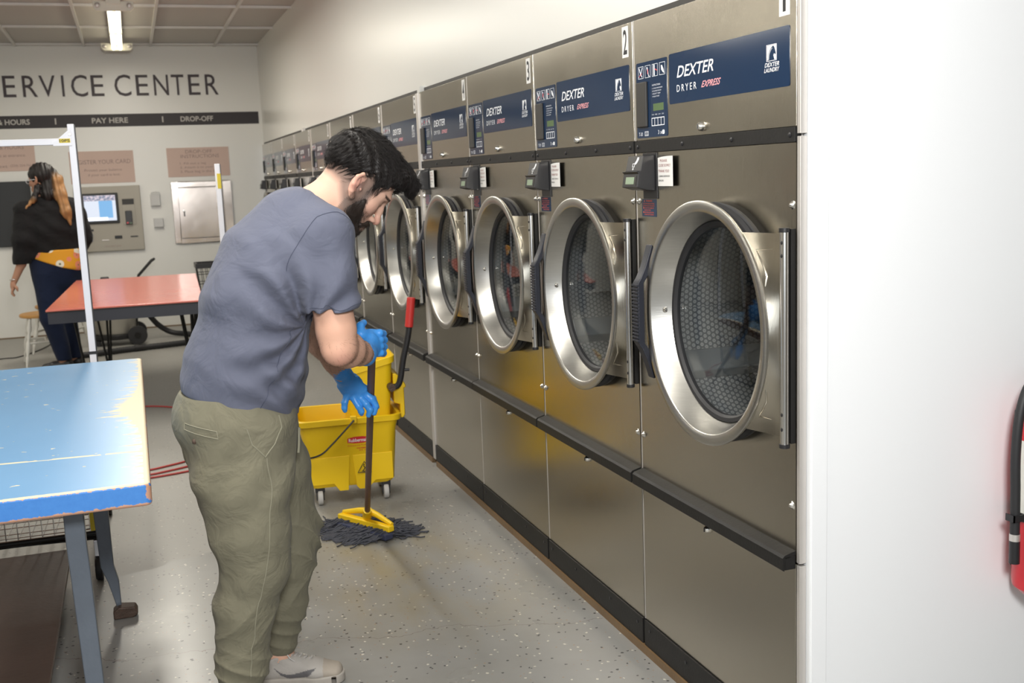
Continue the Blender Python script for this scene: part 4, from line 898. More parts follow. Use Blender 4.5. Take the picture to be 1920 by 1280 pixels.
# ================================================================== CHAIRS
M['white_paint'] = plain('white_chair_paint', (0.68, 0.67, 0.62), 0.4, 0, 0.04, 8)
M['oak'] = plain('honey_oak', (0.52, 0.27, 0.08), 0.4, 0, 0.25, 10, 0.1, 50)
def chair(label, loc, rz):
    t = thing('windsor_chair', label, 'chair', loc, rz, 'white chairs with oak seats by the back wall')
    MB().prism([(0.21*math.cos(q)*(1.0 if abs(math.cos(q)) < 0.7 else 0.98), 0.20*math.sin(q)) for q in [2*math.pi*i/28 for i in range(28)]], (0, 0, 0.425), (1, 0, 0), (0, 1, 0), (0, 0, 1), 0.028).build('seat', 'oak', t, bevel=0.008)
    def turned(a, b_, r=0.017, name='leg'):
        a, b_ = Vector(a), Vector(b_); n = 16; rs = [r*(0.75, 0.8, 0.95, 1.15, 1.2, 0.7, 1.1, 0.7, 1.15, 1.2, 1.15, 1.05, 0.65, 1.0, 0.8, 0.6, 0.55)[i] for i in range(n+1)]
        return MB().tube([a+(b_-a)*i/n for i in range(n+1)], rs, 10).build(name, 'white_paint', t, angle=60)
    for sx in (-1, 1):
        for sy in (-1, 1): turned((sx*0.13, sy*0.12, 0.424), (sx*0.195, sy*0.185, 0.004))
    for sx in (-1, 1): MB().tube([(sx*0.163, -0.153, 0.21), (sx*0.163, 0.153, 0.21)], 0.010, 8).build('stretcher', 'white_paint', t)
    MB().tube([(-0.162, 0, 0.21), (0.162, 0, 0.21)], 0.010, 8).build('stretcher', 'white_paint', t)
    bow = [(-0.165, 0.14, 0.445), (-0.190, 0.165, 0.60), (-0.185, 0.19, 0.76), (-0.13, 0.21, 0.88), (0, 0.22, 0.93), (0.13, 0.21, 0.88), (0.185, 0.19, 0.76), (0.190, 0.165, 0.60), (0.165, 0.14, 0.445)]
    MB().tube(smooth_path(bow, 5), 0.013, 10).build('back_bow', 'white_paint', t)
    for x, zt in ((-0.11, 0.885), (-0.055, 0.915), (0, 0.925), (0.055, 0.915), (0.11, 0.885)): MB().tube([(x*0.8, 0.155, 0.448), (x, 0.215, zt)], 0.007, 8).build('spindle', 'white_paint', t)
    return t
chair('white chair with honey oak seat at the left, partly behind the walking woman', (-2.23, 10.42, 0), -1.45)
chair('white bow-backed chair right of the woman, behind the white cart post', (-2.15, 11.12, 0), -0.4)

# ================================================================== FLOOR CORDS
M['red_cord'] = plain('red_cord', (0.42, 0.05, 0.045), 0.5)
pts = [(-2.6, 6.5, 0.006), (-1.9, 6.25, 0.006), (-1.60, 6.02, 0.006), (-1.449, 6.03, 0.006), (-1.30, 6.10, 0.006), (-1.19, 6.16, 0.006), (-1.10, 6.13, 0.006), (-1.10, 6.03, 0.006), (-1.20, 6.03, 0.006), (-1.33, 5.97, 0.006), (-1.46, 5.93, 0.006), (-1.62, 5.98, 0.006), (-1.66, 5.87, 0.006), (-1.45, 5.86, 0.006), (-1.23, 5.91, 0.006), (-1.12, 5.96, 0.008), (-1.02, 6.0, 0.006), (-1.0, 6.9, 0.006), (-1.10, 7.2, 0.006), (-1.20, 7.66, 0.006), (-1.258, 7.73, 0.006), (-1.43, 7.86, 0.006), (-1.75, 7.92, 0.006)]
tag(MB().tube(smooth_path(pts, 6), 0.0055, 8).build('extension_cord', 'red_cord'), 'red extension cord in loose loops on the floor between table and man', 'cord')
tag(MB().tube(smooth_path([(-3.0, 10.6, 0.005), (-2.675, 10.89, 0.005), (-2.52, 10.93, 0.005), (-2.34, 11.4, 0.005), (-2.25, 12.0, 0.005)], 6), 0.005, 8).build('power_cable', 'rubber'), 'thin black cable on the floor at the far left by the back wall', 'cable')

# ================================================================== FIRE EXTINGUISHER
M['red_tank'] = plain('red_enamel', (0.55, 0.015, 0.025), 0.22, 0, 0.03); M['ext_label'] = plain('cream_label', (0.74, 0.73, 0.66), 0.45)
t = thing('fire_extinguisher', 'red fire extinguisher with black hose on the bright wall at the right edge', 'fire extinguisher', (0.642, 2.0, 0.43))
tk = MB().lathe([(0.0001, 0.0), (0.06, 0.004), (0.076, 0.02), (0.078, 0.035), (0.078, 0.40), (0.072, 0.44), (0.045, 0.475), (0.028, 0.485), (0.028, 0.50), (0.0001, 0.50)], (0, 0, 0), 'z', 48).build('tank', 'red_tank', t)
a = MB().lathe([(0.0785, 0.215), (0.0790, 0.215), (0.0790, 0.395), (0.0785, 0.395)], (0, 0, 0), 'z', 48, math.pi*0.95, math.pi*1.9).build('label', 'ext_label', tk, smooth=True)
q = MB().lathe([(0.0794, 0.34), (0.0797, 0.34), (0.0797, 0.375), (0.0794, 0.375)], (0, 0, 0), 'z', 30, math.pi*1.0, math.pi*1.5).build('label_stripe', 'pink_print', a)
m = MB()
for i, z in enumerate((0.325, 0.31, 0.295, 0.28, 0.25, 0.235)): m.lathe([(0.0794, z), (0.0796, z), (0.0796, z+0.005), (0.0794, z+0.005)], (0, 0, 0), 'z', 8, math.pi*(1.02+0.02*(i % 2)), math.pi*1.12)
m.build('label_print', 'black_ink', a, smooth=False)
MB().lathe([(0.0782, 0.195), (0.0815, 0.195), (0.0815, 0.213), (0.0782, 0.213)], (0, 0, 0), 'z', 48).build('retaining_band', 'black', t)
MB().box(-0.03, 0.03, 0.0785, 0.0848, 0.05, 0.45).build('wall_bracket', 'black_paint', t)
v_ = MB().lathe([(0.0001, 0.50), (0.022, 0.50), (0.022, 0.545), (0.016, 0.555), (0.0001, 0.555)], (0, 0, 0), 'z', 20).build('valve', 'steel_bright', t)
MB().prism([(-0.02, 0.555), (0.09, 0.575), (0.10, 0.59), (0.09, 0.595), (-0.02, 0.575)], (0, -0.012, 0), (1, 0, 0), (0, 0, 1), (0, 1, 0), 0.024).build('carry_lever', 'black', t, bevel=0.003)
MB().tube(smooth_path([(-0.02, -0.0, 0.53), (-0.05, -0.004, 0.55), (-0.085, -0.008, 0.525), (-0.108, -0.010, 0.46), (-0.115, -0.010, 0.37), (-0.112, -0.010, 0.27), (-0.110, -0.010, 0.16)], 6), 0.0115, 14).build('hose', 'rubber', t)
MB().tube([(-0.110, -0.010, 0.158), (-0.109, -0.010, 0.098)], 0.0125, 14).build('nozzle', 'black', t)
MB().tube([(-0.110, -0.010, 0.172), (-0.110, -0.010, 0.155)], 0.0128, 14).build('hose_ferrule', 'steel_edge', t)
m = MB(); m.box(-0.127, -0.077, -0.024, -0.021, 0.205, 0.222); m.box(-0.127, -0.124, -0.024, 0.004, 0.205, 0.222); m.box(-0.096, -0.093, -0.024, 0.004, 0.205, 0.222); m.build('hose_clip', 'black', t)
# ================================================================== THE MAN WITH THE MOP
M['skin'] = attr_mat('skin', 0.60, 0.14, 260, sss=0.05, spec=0.3)
def cloth_mat(name, col, weave=900, fold=0.25, var=0.10, fs=9.0):
    m, nt, b = new_mat(name); setin(b, rough=0.85, sheen=0.06, spec=0.2); v = coords(nt)
    n = noise(nt, v, 5, 4, 0.6); n2 = noise(nt, coords(nt, (1, 1, 1)), weave, 1)
    c = mix_rgb(nt, n, tuple(x*(1-var) for x in col), tuple(x*(1+var) for x in col)); nt.links.new(c, b.inputs['Base Color'])
    h = math_n(nt, 'ADD', math_n(nt, 'MULTIPLY', noise(nt, v, fs, 3, 0.5, 1.4), 1.0), math_n(nt, 'MULTIPLY', n2, 0.03)); bump(nt, b, h, fold, 0.03); return m
M['shirt'] = cloth_mat('slate_blue_cotton', (0.106, 0.115, 0.160), 700, 0.34)
M['khaki'] = cloth_mat('olive_khaki_cotton', (0.168, 0.158, 0.112), 900, 0.34, 0.12, 13)
M['khaki_seam'] = plain('pale_seam_thread', (0.235, 0.225, 0.165), 0.8)
M['nitrile'] = plain('blue_nitrile', (0.055, 0.30, 0.78), 0.38, 0, 0.06, 20, 0.3, 70)
def hair_mat(name, a, b_, rough=0.38):
    m, nt, b = new_mat(name); setin(b, rough=rough, spec=0.35); nt.links.new(mix_rgb(nt, noise(nt, coords(nt), 40, 3), a, b_), b.inputs['Base Color']); return m
M['hair'] = hair_mat('black_hair', (0.006, 0.005, 0.005), (0.016, 0.012, 0.011), 0.5)
M['beard'] = hair_mat('dark_brown_beard', (0.012, 0.008, 0.007), (0.032, 0.020, 0.014), 0.6)
M['shoe'] = attr_mat('worn_grey_suede', 0.8, 0.35, 120); M['shoe_sole'] = plain('dirty_sole_rubber', (0.40, 0.37, 0.33), 0.7, 0, 0.2, 20)
M['lace'] = plain('grey_lace', (0.50, 0.48, 0.46), 0.8); M['sock'] = plain('white_sock', (0.66, 0.66, 0.66), 0.9, 0, 0.05, 20, 0.3, 300)

# ---- head frame: f forward out of the face, s away from the camera side, u up through the crown
PITCH = math.radians(48.5); HC = np.array([-0.804, 3.105, 1.485])
hf = np.array([math.cos(PITCH), 0.03, -math.sin(PITCH)]); hf /= np.linalg.norm(hf)
hs = np.array([0.0, 1.0, 0.0]); hs = hs-hf*(hs@hf); hs /= np.linalg.norm(hs); hu = np.cross(hf, hs); hu = hu if hu[2] > 0 else -hu
HM = np.stack([hf, hs, hu], 1).astype(np.float32)
def toh(P): return (P-HC.astype(np.float32))@HM
def fromh(q): return HC+HM.astype(float)@np.array(q)
def head_sdf(Q):
    A = Q.copy(); A[:, 1] = np.abs(A[:, 1])
    d = ell(A, (-0.012, 0, 0.045), (0.099, 0.077, 0.088))
    d = smin(d, ell(A, (0.028, 0, -0.020), (0.058, 0.060, 0.080)), 0.035)
    d = smin(d, sweep(A, [(-0.010, 0.052, -0.030), (0.012, 0.049, -0.072), (0.058, 0.020, -0.100)], [0.016, 0.016, 0.016]), 0.028)
    d = smin(d, sph(A, (0.068, 0, -0.098), 0.019), 0.03)
    d = smin(d, sweep(A, [(0.066, 0.0, -0.06), (0.078, 0, -0.066)], 0.020), 0.028)
    d = smin(d, sweep(A, [(0.0845, 0.0, 0.038), (0.078, 0.028, 0.040), (0.060, 0.050, 0.030)], [0.0085, 0.009, 0.008]), 0.016)
    d = smin(d, sph(A, (0.050, 0.044, -0.012), 0.020), 0.028)
    d = smax(d, -sph(A, (0.093, 0.031, 0.012), 0.018), 0.014)
    d = smin(d, ell(A, (0.0675, 0.031, 0.014), (0.0125, 0.0155, 0.0115)), 0.005)
    d = smin(d, sweep(A, [(0.083, 0, 0.030), (0.094, 0, 0.006), (0.108, 0, -0.020)], [0.0065, 0.0075, 0.0095]), 0.011)
    d = smin(d, sph(A, (0.1085, 0, -0.026), 0.0108), 0.008)
    d = smin(d, ell(A, (0.094, 0.0125, -0.031), (0.012, 0.0065, 0.008)), 0.006)
    d = smax(d, -ell(A, (0.0985, 0.007, -0.041), (0.006, 0.004, 0.004)), 0.003)
    d = smin(d, sweep(A, [(0.0915, 0, -0.0565), (0.088, 0.014, -0.058), (0.079, 0.024, -0.062)], [0.0060, 0.0052, 0.003]), 0.006)
    d = smin(d, sweep(A, [(0.0895, 0, -0.0680), (0.086, 0.013, -0.067), (0.079, 0.022, -0.063)], [0.0070, 0.0062, 0.003]), 0.006)
    d = smax(d, -sweep(A, [(0.0965, 0, -0.0620), (0.092, 0.013, -0.0622), (0.083, 0.024, -0.0625)], [0.0018, 0.0016, 0.0012]), 0.003)
    # ears: a cupped shell with a rolled rim
    e = A-np.array([-0.013, 0.079, -0.004], np.float32); c, s_ = math.cos(0.42), math.sin(0.42)
    ex = e[:, 0]*c-e[:, 1]*s_; ey = e[:, 0]*s_+e[:, 1]*c; E_ = np.stack([ex*0.927+e[:, 2]*0.375, ey, e[:, 2]*0.927-ex*0.375], 1)
    E_ = E_/1.14
    rim = [(0.012, -0.006, 0.006), (0.010, -0.002, 0.024), (-0.004, 0.005, 0.033), (-0.018, 0.008, 0.022), (-0.019, 0.008, 0.002), (-0.012, 0.005, -0.016), (-0.002, 0.0, -0.029)]
    ear = sweep(E_, rim, [0.0035, 0.0042, 0.0046, 0.0048, 0.0045, 0.0048, 0.0068], k=0.004)
    ear = smin(ear, ell(E_, (-0.003, -0.003, 0.002), (0.019, 0.0045, 0.028)), 0.004)
    ear = smin(ear, sweep(E_, [(-0.006, 0.004, 0.020), (-0.010, 0.0045, 0.006), (-0.004, 0.003, -0.010)], [0.0035, 0.004, 0.003]), 0.004)
    ear = smax(ear, -ell(E_, (0.001, 0.002, -0.001), (0.0075, 0.0065, 0.0095)), 0.003)
    ear = smin(ear, sph(E_, (0.010, 0.001, -0.004), 0.0045), 0.004)
    d = smin(d, ear*1.14, 0.005)
    return d
# skeleton of the man in the room
NS, NE, NW = np.array([-0.938, 2.935, 1.362]), np.array([-0.918, 2.895, 1.062]), np.array([-0.802, 3.115, 1.000])
FS, FE, FWr = np.array([-0.925, 3.30, 1.352]), np.array([-0.905, 3.375, 1.055]), np.array([-0.825, 3.415, 0.900])
HIP = np.array([-1.175, 3.09, 0.90])
NH, NK, NA = np.array([-1.180, 3.00, 0.84]), np.array([-1.175, 2.975, 0.455]), np.array([-1.245, 2.975, 0.085])
FH, FK, FA = np.array([-1.150, 3.18, 0.83]), np.array([-1.045, 3.20, 0.470]), np.array([-1.105, 3.20, 0.085])
SP = [(-1.180, 3.09, 0.86), (-1.150, 3.09, 1.00), (-1.115, 3.095, 1.12), (-1.065, 3.10, 1.235), (-1.005, 3.105, 1.330), (-0.955, 3.105, 1.395)]
def body_sdf(P):
    d = head_sdf(toh(P))
    n0, n1 = np.array([-0.955, 3.10, 1.385]), fromh((-0.035, 0, -0.015))
    nk = sweep(P, [n0, (-0.895, 3.102, 1.440), n1], [0.075, 0.066, 0.062], [0.070, 0.062, 0.060]); d = smin(d, nk, 0.03)
    tor = sweep(P, SP, [0.12, 0.12, 0.12, 0.12, 0.115, 0.085], [0.15, 0.145, 0.15, 0.165, 0.16, 0.10], k=0.04); d = smin(d, tor, 0.04)
    for S_, E__, W__, sg in ((NS, NE, NW, -1), (FS, FE, FWr, 1)):
        U_ = (E__-S_); F_ = (W__-E__)
        a = sweep(P, [S_, S_+U_*0.45, S_+U_*0.85, E__], [0.064, 0.059, 0.051, 0.046], k=0.02)
        b = sweep(P, [E__, E__+F_*0.30, E__+F_*0.75, W__], [0.045, 0.0475, 0.034, 0.028], [0.045, 0.047, 0.033, 0.030], k=0.02)
        a = smin(a, b, 0.018); el = E__-F_/np.linalg.norm(F_)*0.012+U_/np.linalg.norm(U_)*0.012
        a = smin(a, sph(P, el, 0.030), 0.02); d = smin(d, a, 0.035)
        hd = W__+F_/np.linalg.norm(F_)*0.03; d = smin(d, sweep(P, [W__, hd], [0.024, 0.022]), 0.015)
    for h_, k_, a_ in ((NH, NK, NA), (FH, FK, FA)):
        L_ = sweep(P, [h_, k_, k_+(a_-k_)*0.35, a_, a_+np.array([0.0, 0, -0.02])], [0.085, 0.055, 0.055, 0.036, 0.036], k=0.03); d = smin(d, L_, 0.03)
        d = smin(d, sweep(P, [a_+np.array([-0.02, 0, -0.045]), a_+np.array([0.13, -0.02, -0.058])], [0.030, 0.018], [0.034, 0.034]), 0.02)
    return d
def region_cols(vs):
    Q = toh(vs.astype(np.float32)).astype(float); f, s, u = Q.T; sa = np.abs(s)
    c = np.tile(np.array([0.62, 0.365, 0.265]), (len(vs), 1)); n = snoise(vs, 60, 3)[:, None]*0.5+snoise(vs, 190, 4)[:, None]*0.5; c = c*(1+0.05*n)
    def mix(mask, col, amt=1.0):
        nonlocal c; m_ = np.clip(mask, 0, 1)[:, None]*amt; c = c*(1-m_)+np.array(col)*m_
    hd = np.exp(-((f)**2+(s)**2+(u)**2)/0.15**2*0.8)
    mix(hd, (0.60, 0.385, 0.300), 0.9)
    blob = lambda F, S_, U_, r: np.exp(-(((f-F)/r)**2+((sa-S_)/r)**2+((u-U_)/r)**2))
    mix(blob(-0.022, 0.086, -0.002, 0.024)*(sa > 0.072), (0.62, 0.26, 0.215), 0.75)       # ear
    mix(blob(0.112, 0, -0.028, 0.016), (0.62, 0.27, 0.215), 0.7); mix(blob(0.06, 0.05, -0.02, 0.025), (0.60, 0.31, 0.24), 0.5)
    mix(blob(0.092, 0.0, -0.062, 0.014), (0.50, 0.20, 0.18), 0.75)
    # stubble shadow along jaw and sideburn, cropped hair behind the ear
    jaw = np.clip((-0.032-u+0.25*np.clip(0.04-f, 0, 1)-0.6*np.clip(f-0.06, 0, 1))*60+0.4, 0, 1)*(f > -0.012)*(u > -0.125)*(f < 0.095)
    jaw = jaw*(1-blob(0.095, 0, -0.062, 0.012)); mix(jaw*(u < -0.02), (0.15, 0.095, 0.075), 0.75)
    side = np.clip(1-np.abs(f-(0.026+0.10*np.clip(-u, 0, 1)))/0.017, 0, 1)*(u < 0.055)*(u > -0.055)*(sa > 0.04); mix(side*1.6, (0.11, 0.075, 0.065), 0.85)
    fade = np.clip((u+0.042+0.9*np.clip(f+0.055, 0, 1))*40, 0, 1)*(f < 0.03)*(sa < 0.079); mix(fade, (0.10, 0.075, 0.065), 0.75)
    # eyebrows, lash line
    br = np.clip(1-np.abs(u-(0.039-0.10*np.clip(sa-0.036, 0, 1)))/0.0055, 0, 1)*(sa > 0.010)*(sa < 0.056)*(f > 0.045); mix(br*1.8, (0.018, 0.012, 0.010), 0.95)
    lash = np.clip(1-np.abs(u-(0.0055-0.12*np.abs(sa-0.031)))/0.0022, 0, 1)*(np.abs(sa-0.032) < 0.0165)*(f > 0.06); mix(lash*1.6, (0.02, 0.013, 0.012), 0.95)
    arm = (vs[:, 2] < 1.2)&(vs[:, 0] > -0.99)&(vs[:, 2] > 0.8)
    mix(arm*np.clip((1.02-vs[:, 2])*4, 0, 1), (0.36, 0.20, 0.145), 0.55); mix(arm*np.clip(0.5+snoise(vs, 500, 8), 0, 1)*np.clip((1.06-vs[:, 2])*8, 0, 1), (0.16, 0.09, 0.065), 0.22)
    eb = np.exp(-((vs-(NE+[0.0, -0.03, -0.03]))**2).sum(1)/0.03**2); mix(eb, (0.62, 0.28, 0.225), 0.5)
    return c
vs, fs = nets(body_sdf, (-1.36, 2.76, 0.0), (-0.60, 3.50, 1.68), 0.0036)
man = mesh_np('person', vs, fs, 'skin', None, region_cols(vs))
tag(man, 'man in slate blue t-shirt and khaki trousers bending over to mop, blue gloves on', 'person')
# finer skin for the head keeps its features: displace the coarse head onto the exact surface
def project(vs_, sdf, it=3):
    v = vs_.astype(np.float32)
    for _ in range(it):
        e = 0.0012; d = sdf(v); g = np.stack([sdf(v+np.array(o, np.float32)*e)-sdf(v-np.array(o, np.float32)*e) for o in ((1, 0, 0), (0, 1, 0), (0, 0, 1))], 1)/(2*e)
        v = v-(d/np.maximum((g**2).sum(1), 0.3))[:, None]*g*0.8
    return v
# ---- strands: small ribbons rooted on a surface, combed along a direction
def strands(name, roots, nrm, comb, length, lift, width, mat, parent, seed=1, wave=0.0, steps=5, sdf=None, offs=0.001):
    r = np.random.RandomState(seed); V, F = [], []; N = len(roots); p = roots.copy(); L = length*(0.7+0.6*r.rand(N))[:, None]
    dirv = comb(roots)+r.normal(size=(N, 3))*0.16; pts = [p]
    for k in range(steps):
        d = dirv-nrm*((dirv*nrm).sum(1)[:, None])*(1.0) ; d /= np.linalg.norm(d, axis=1)[:, None]+1e-9
        d = d+nrm*lift*(1.2-k/steps)+wave*np.sin(k*1.7+r.rand(N)*6.28)[:, None]*np.cross(d, nrm)
        p = p+d*L/steps
        if sdf is not None:
            dd = sdf(p.astype(np.float32)); p = p+nrm*np.clip(offs-dd, 0, 0.01)[:, None]
            e = 0.002; g = np.stack([sdf((p+np.array(o)*e).astype(np.float32))-dd for o in ((1, 0, 0), (0, 1, 0), (0, 0, 1))], 1); nrm = g/(np.linalg.norm(g, axis=1)[:, None]+1e-9)
        pts.append(p); dirv = comb(p)*0.5+d*0.5
    P_ = np.stack(pts, 1); K = steps+1
    t = np.gradient(P_, axis=1); t /= np.linalg.norm(t, axis=2)[:, :, None]+1e-9
    a = np.cross(t, np.array([0.3, 0.5, 0.8])); a /= np.linalg.norm(a, axis=2)[:, :, None]+1e-9; b = np.cross(t, a)
    wd = width*np.linspace(1, 0.25, K)[None, :, None]*np.ones((N, 1, 1))
    ring = [P_+wd*(math.cos(q)*a+math.sin(q)*b) for q in (0, 2.094, 4.189)]
    vs_ = np.stack(ring, 2).reshape(-1, 3); base = (np.arange(N)*K*3)[:, None, None]; kk = (np.arange(K-1)*3)[None, :, None]
    q = []
    for j in range(3):
        j2 = (j+1) % 3; q.append(np.stack([base+kk+j, base+kk+j2, base+kk+3+j2, base+kk+3+j], -1).reshape(-1, 4))
    return mesh_np(name, vs_, np.concatenate(q), mat, parent)
# ---- hair
def hair_sdf(P):
    Q = toh(P); f, s, u = Q.T; sa = np.abs(s)
    d = ell(Q, (-0.024, 0, 0.060), (0.113, 0.087, 0.086))
    d = smin(d, ell(Q, (-0.030, 0, 0.098), (0.088, 0.066, 0.053)), 0.03)
    d = smin(d, sweep(Q, [(0.02, 0.0, 0.118), (0.064, 0.0, 0.117), (0.092, 0.0, 0.120)], [0.034, 0.033, 0.025], [0.055, 0.050, 0.038], side=(0, 1, 0)), 0.022)
    d = smin(d, sph(Q, (0.109, -0.008, 0.116), 0.019), 0.022)
    line = np.interp(f, [-0.14, -0.10, -0.080, -0.055, -0.040, -0.022, 0.000, 0.016, 0.024, 0.038, 0.044, 0.060, 0.080, 0.100, 0.13], [-0.070, -0.070, -0.066, -0.040, 0.004, 0.044, 0.054, 0.046, 0.014, 0.014, 0.052, 0.076, 0.092, 0.094, 0.094])
    line = line+0.004*np.sin(f*260)*(f > 0.03)
    d = smax(d, (line-u)*0.8, 0.006)
    part = np.exp(-((s+0.020-0.25*(f-0.02))/0.006)**2)*(u > 0.10)
    d = d+0.0020*np.sin(f*120+u*150+1.6*np.sin(s*80+f*30)+s*60)+0.0016*snoise(Q, 160, 41)+0.0030*part+0.0010*np.sin(f*420-u*260+3*np.sin(s*60))
    return d
lo = HC-0.18; hi = HC+0.20
vs, fs = nets(hair_sdf, lo, hi, 0.0030); hair = mesh_np('hair', vs, fs, 'hair', man)
Nn = normals_np(vs, fs); Qh = toh(vs.astype(np.float32)); r = np.random.RandomState(4)
def comb_h(p):
    q = toh(p.astype(np.float32)).astype(float); f, s, u = q.T
    front = np.clip((f-0.0)/0.05, 0, 1); top = np.clip((u-0.06)/0.05, 0, 1)
    d = np.stack([0.25+0.9*top-0.8*(1-top)*(f < -0.03), np.sign(s)*0.25*(1-front), -0.55-0.5*front-0.4*(1-top)], 1)
    d += 0.25*np.stack([np.sin(s*90+u*40), np.sin(f*70), np.sin(f*60+s*50)], 1)
    return d@HM.T.astype(float)
sel = r.choice(len(vs), 7500); hs1 = strands('hair_strands', vs[sel], Nn[sel], comb_h, 0.036, 0.22, 0.00050, 'hair', hair, 5, 0.14, 6, hair_sdf, 0.0022)
tuft = np.where((Qh[:, 0] > 0.085) & (Qh[:, 2] > 0.085))[0]; sel = r.choice(tuft, 520)
strands('hair_strands', vs[sel], Nn[sel], lambda p: np.tile(fromh((0.45, -0.05, -0.85))-HC, (len(p), 1)), 0.017, 0.45, 0.0006, 'hair', hair, 9, 0.30, 6)
# ---- beard
def beard_sdf(P):
    Q = toh(P); f, s, u = Q.T
    line = np.interp(f, [-0.02, 0.0, 0.018, 0.032, 0.050, 0.066, 0.085, 0.11], [-0.070, -0.052, -0.026, -0.012, -0.036, -0.056, -0.074, -0.08])
    line = line+0.007*snoise(Q, 120, 6); rear = np.interp(u, [-0.13, -0.10, -0.06, -0.02], [0.0, -0.004, 0.004, 0.020])
    t = np.minimum(np.minimum(0.0024, 0.40*(line-u)-0.0012), 0.40*(f-rear)-0.0012)+0.0016*snoise(Q, 190, 5)
    d = head_sdf(Q)-t; d = smax(d, (-0.124-u), 0.004); d = smax(d, -0.006-f, 0.004)
    mo = sweep(np.stack([f, np.abs(s), u], 1), [(0.097, 0.0, -0.0475), (0.090, 0.016, -0.052), (0.078, 0.030, -0.068)], [0.0048, 0.0052, 0.006]); d = np.minimum(d, mo)
    return d
vs, fs = nets(beard_sdf, HC-0.16, HC+0.14, 0.0028); beard = mesh_np('beard', vs, fs, 'beard', man)
Nn = normals_np(vs, fs); Qb = toh(vs.astype(np.float32)); ok_ = np.where((Nn*(vs-HC)).sum(1) > 0)[0]; sel = RNG.choice(ok_, 8000)
strands('beard_strands', vs[sel], Nn[sel], lambda p: np.tile(fromh((0.35, 0, -0.9))-HC, (len(p), 1)), 0.0095, 0.34, 0.00042, 'beard', beard, 3, 0.25, 3)
bv, bf = nets(lambda P: head_sdf(toh(P)), HC-0.17, HC+0.15, 0.004); bn = normals_np(bv, bf); q = toh(bv.astype(np.float32)); sa_ = np.abs(q[:, 1])
reg = np.where(((np.abs(q[:, 0]-(0.030-0.25*np.minimum(q[:, 2], 0)*0.3)) < 0.013) & (q[:, 2] < 0.045) & (q[:, 2] > -0.05) & (sa_ > 0.04)) | ((q[:, 2] < -0.030) & (q[:, 0] > -0.004) & (q[:, 0] < 0.075) & (sa_ > 0.02)) | ((q[:, 2] < -0.05) & (q[:, 0] > 0.06)))[0]; sel = RNG.choice(reg, 2600)
strands('stubble', bv[sel], bn[sel], lambda p: np.tile(fromh((0.15, 0, -1.0))-HC, (len(p), 1)), 0.0042, 0.4, 0.00028, 'beard', beard, 23, 0.2, 2)

# ---- short dark hairs on the forearms
fv, ff = nets(lambda P: np.minimum(sweep(P, [NE+(NW-NE)*0.05, NE+(NW-NE)*0.9], [0.046, 0.029]), sweep(P, [FE+(FWr-FE)*0.05, FE+(FWr-FE)*0.85], [0.046, 0.030])), (-1.02, 2.80, 0.84), (-0.74, 3.48, 1.14), 0.006)
fn = normals_np(fv, ff); fp = project(fv, body_sdf, 3).astype(float); sel = RNG.choice(len(fp), 1500)
strands('arm_hair', fp[sel], fn[sel], lambda p: np.tile([0.4, 0.5, -0.5], (len(p), 1)), 0.010, 0.25, 0.00016, 'beard', man, 13, 0.1, 3)

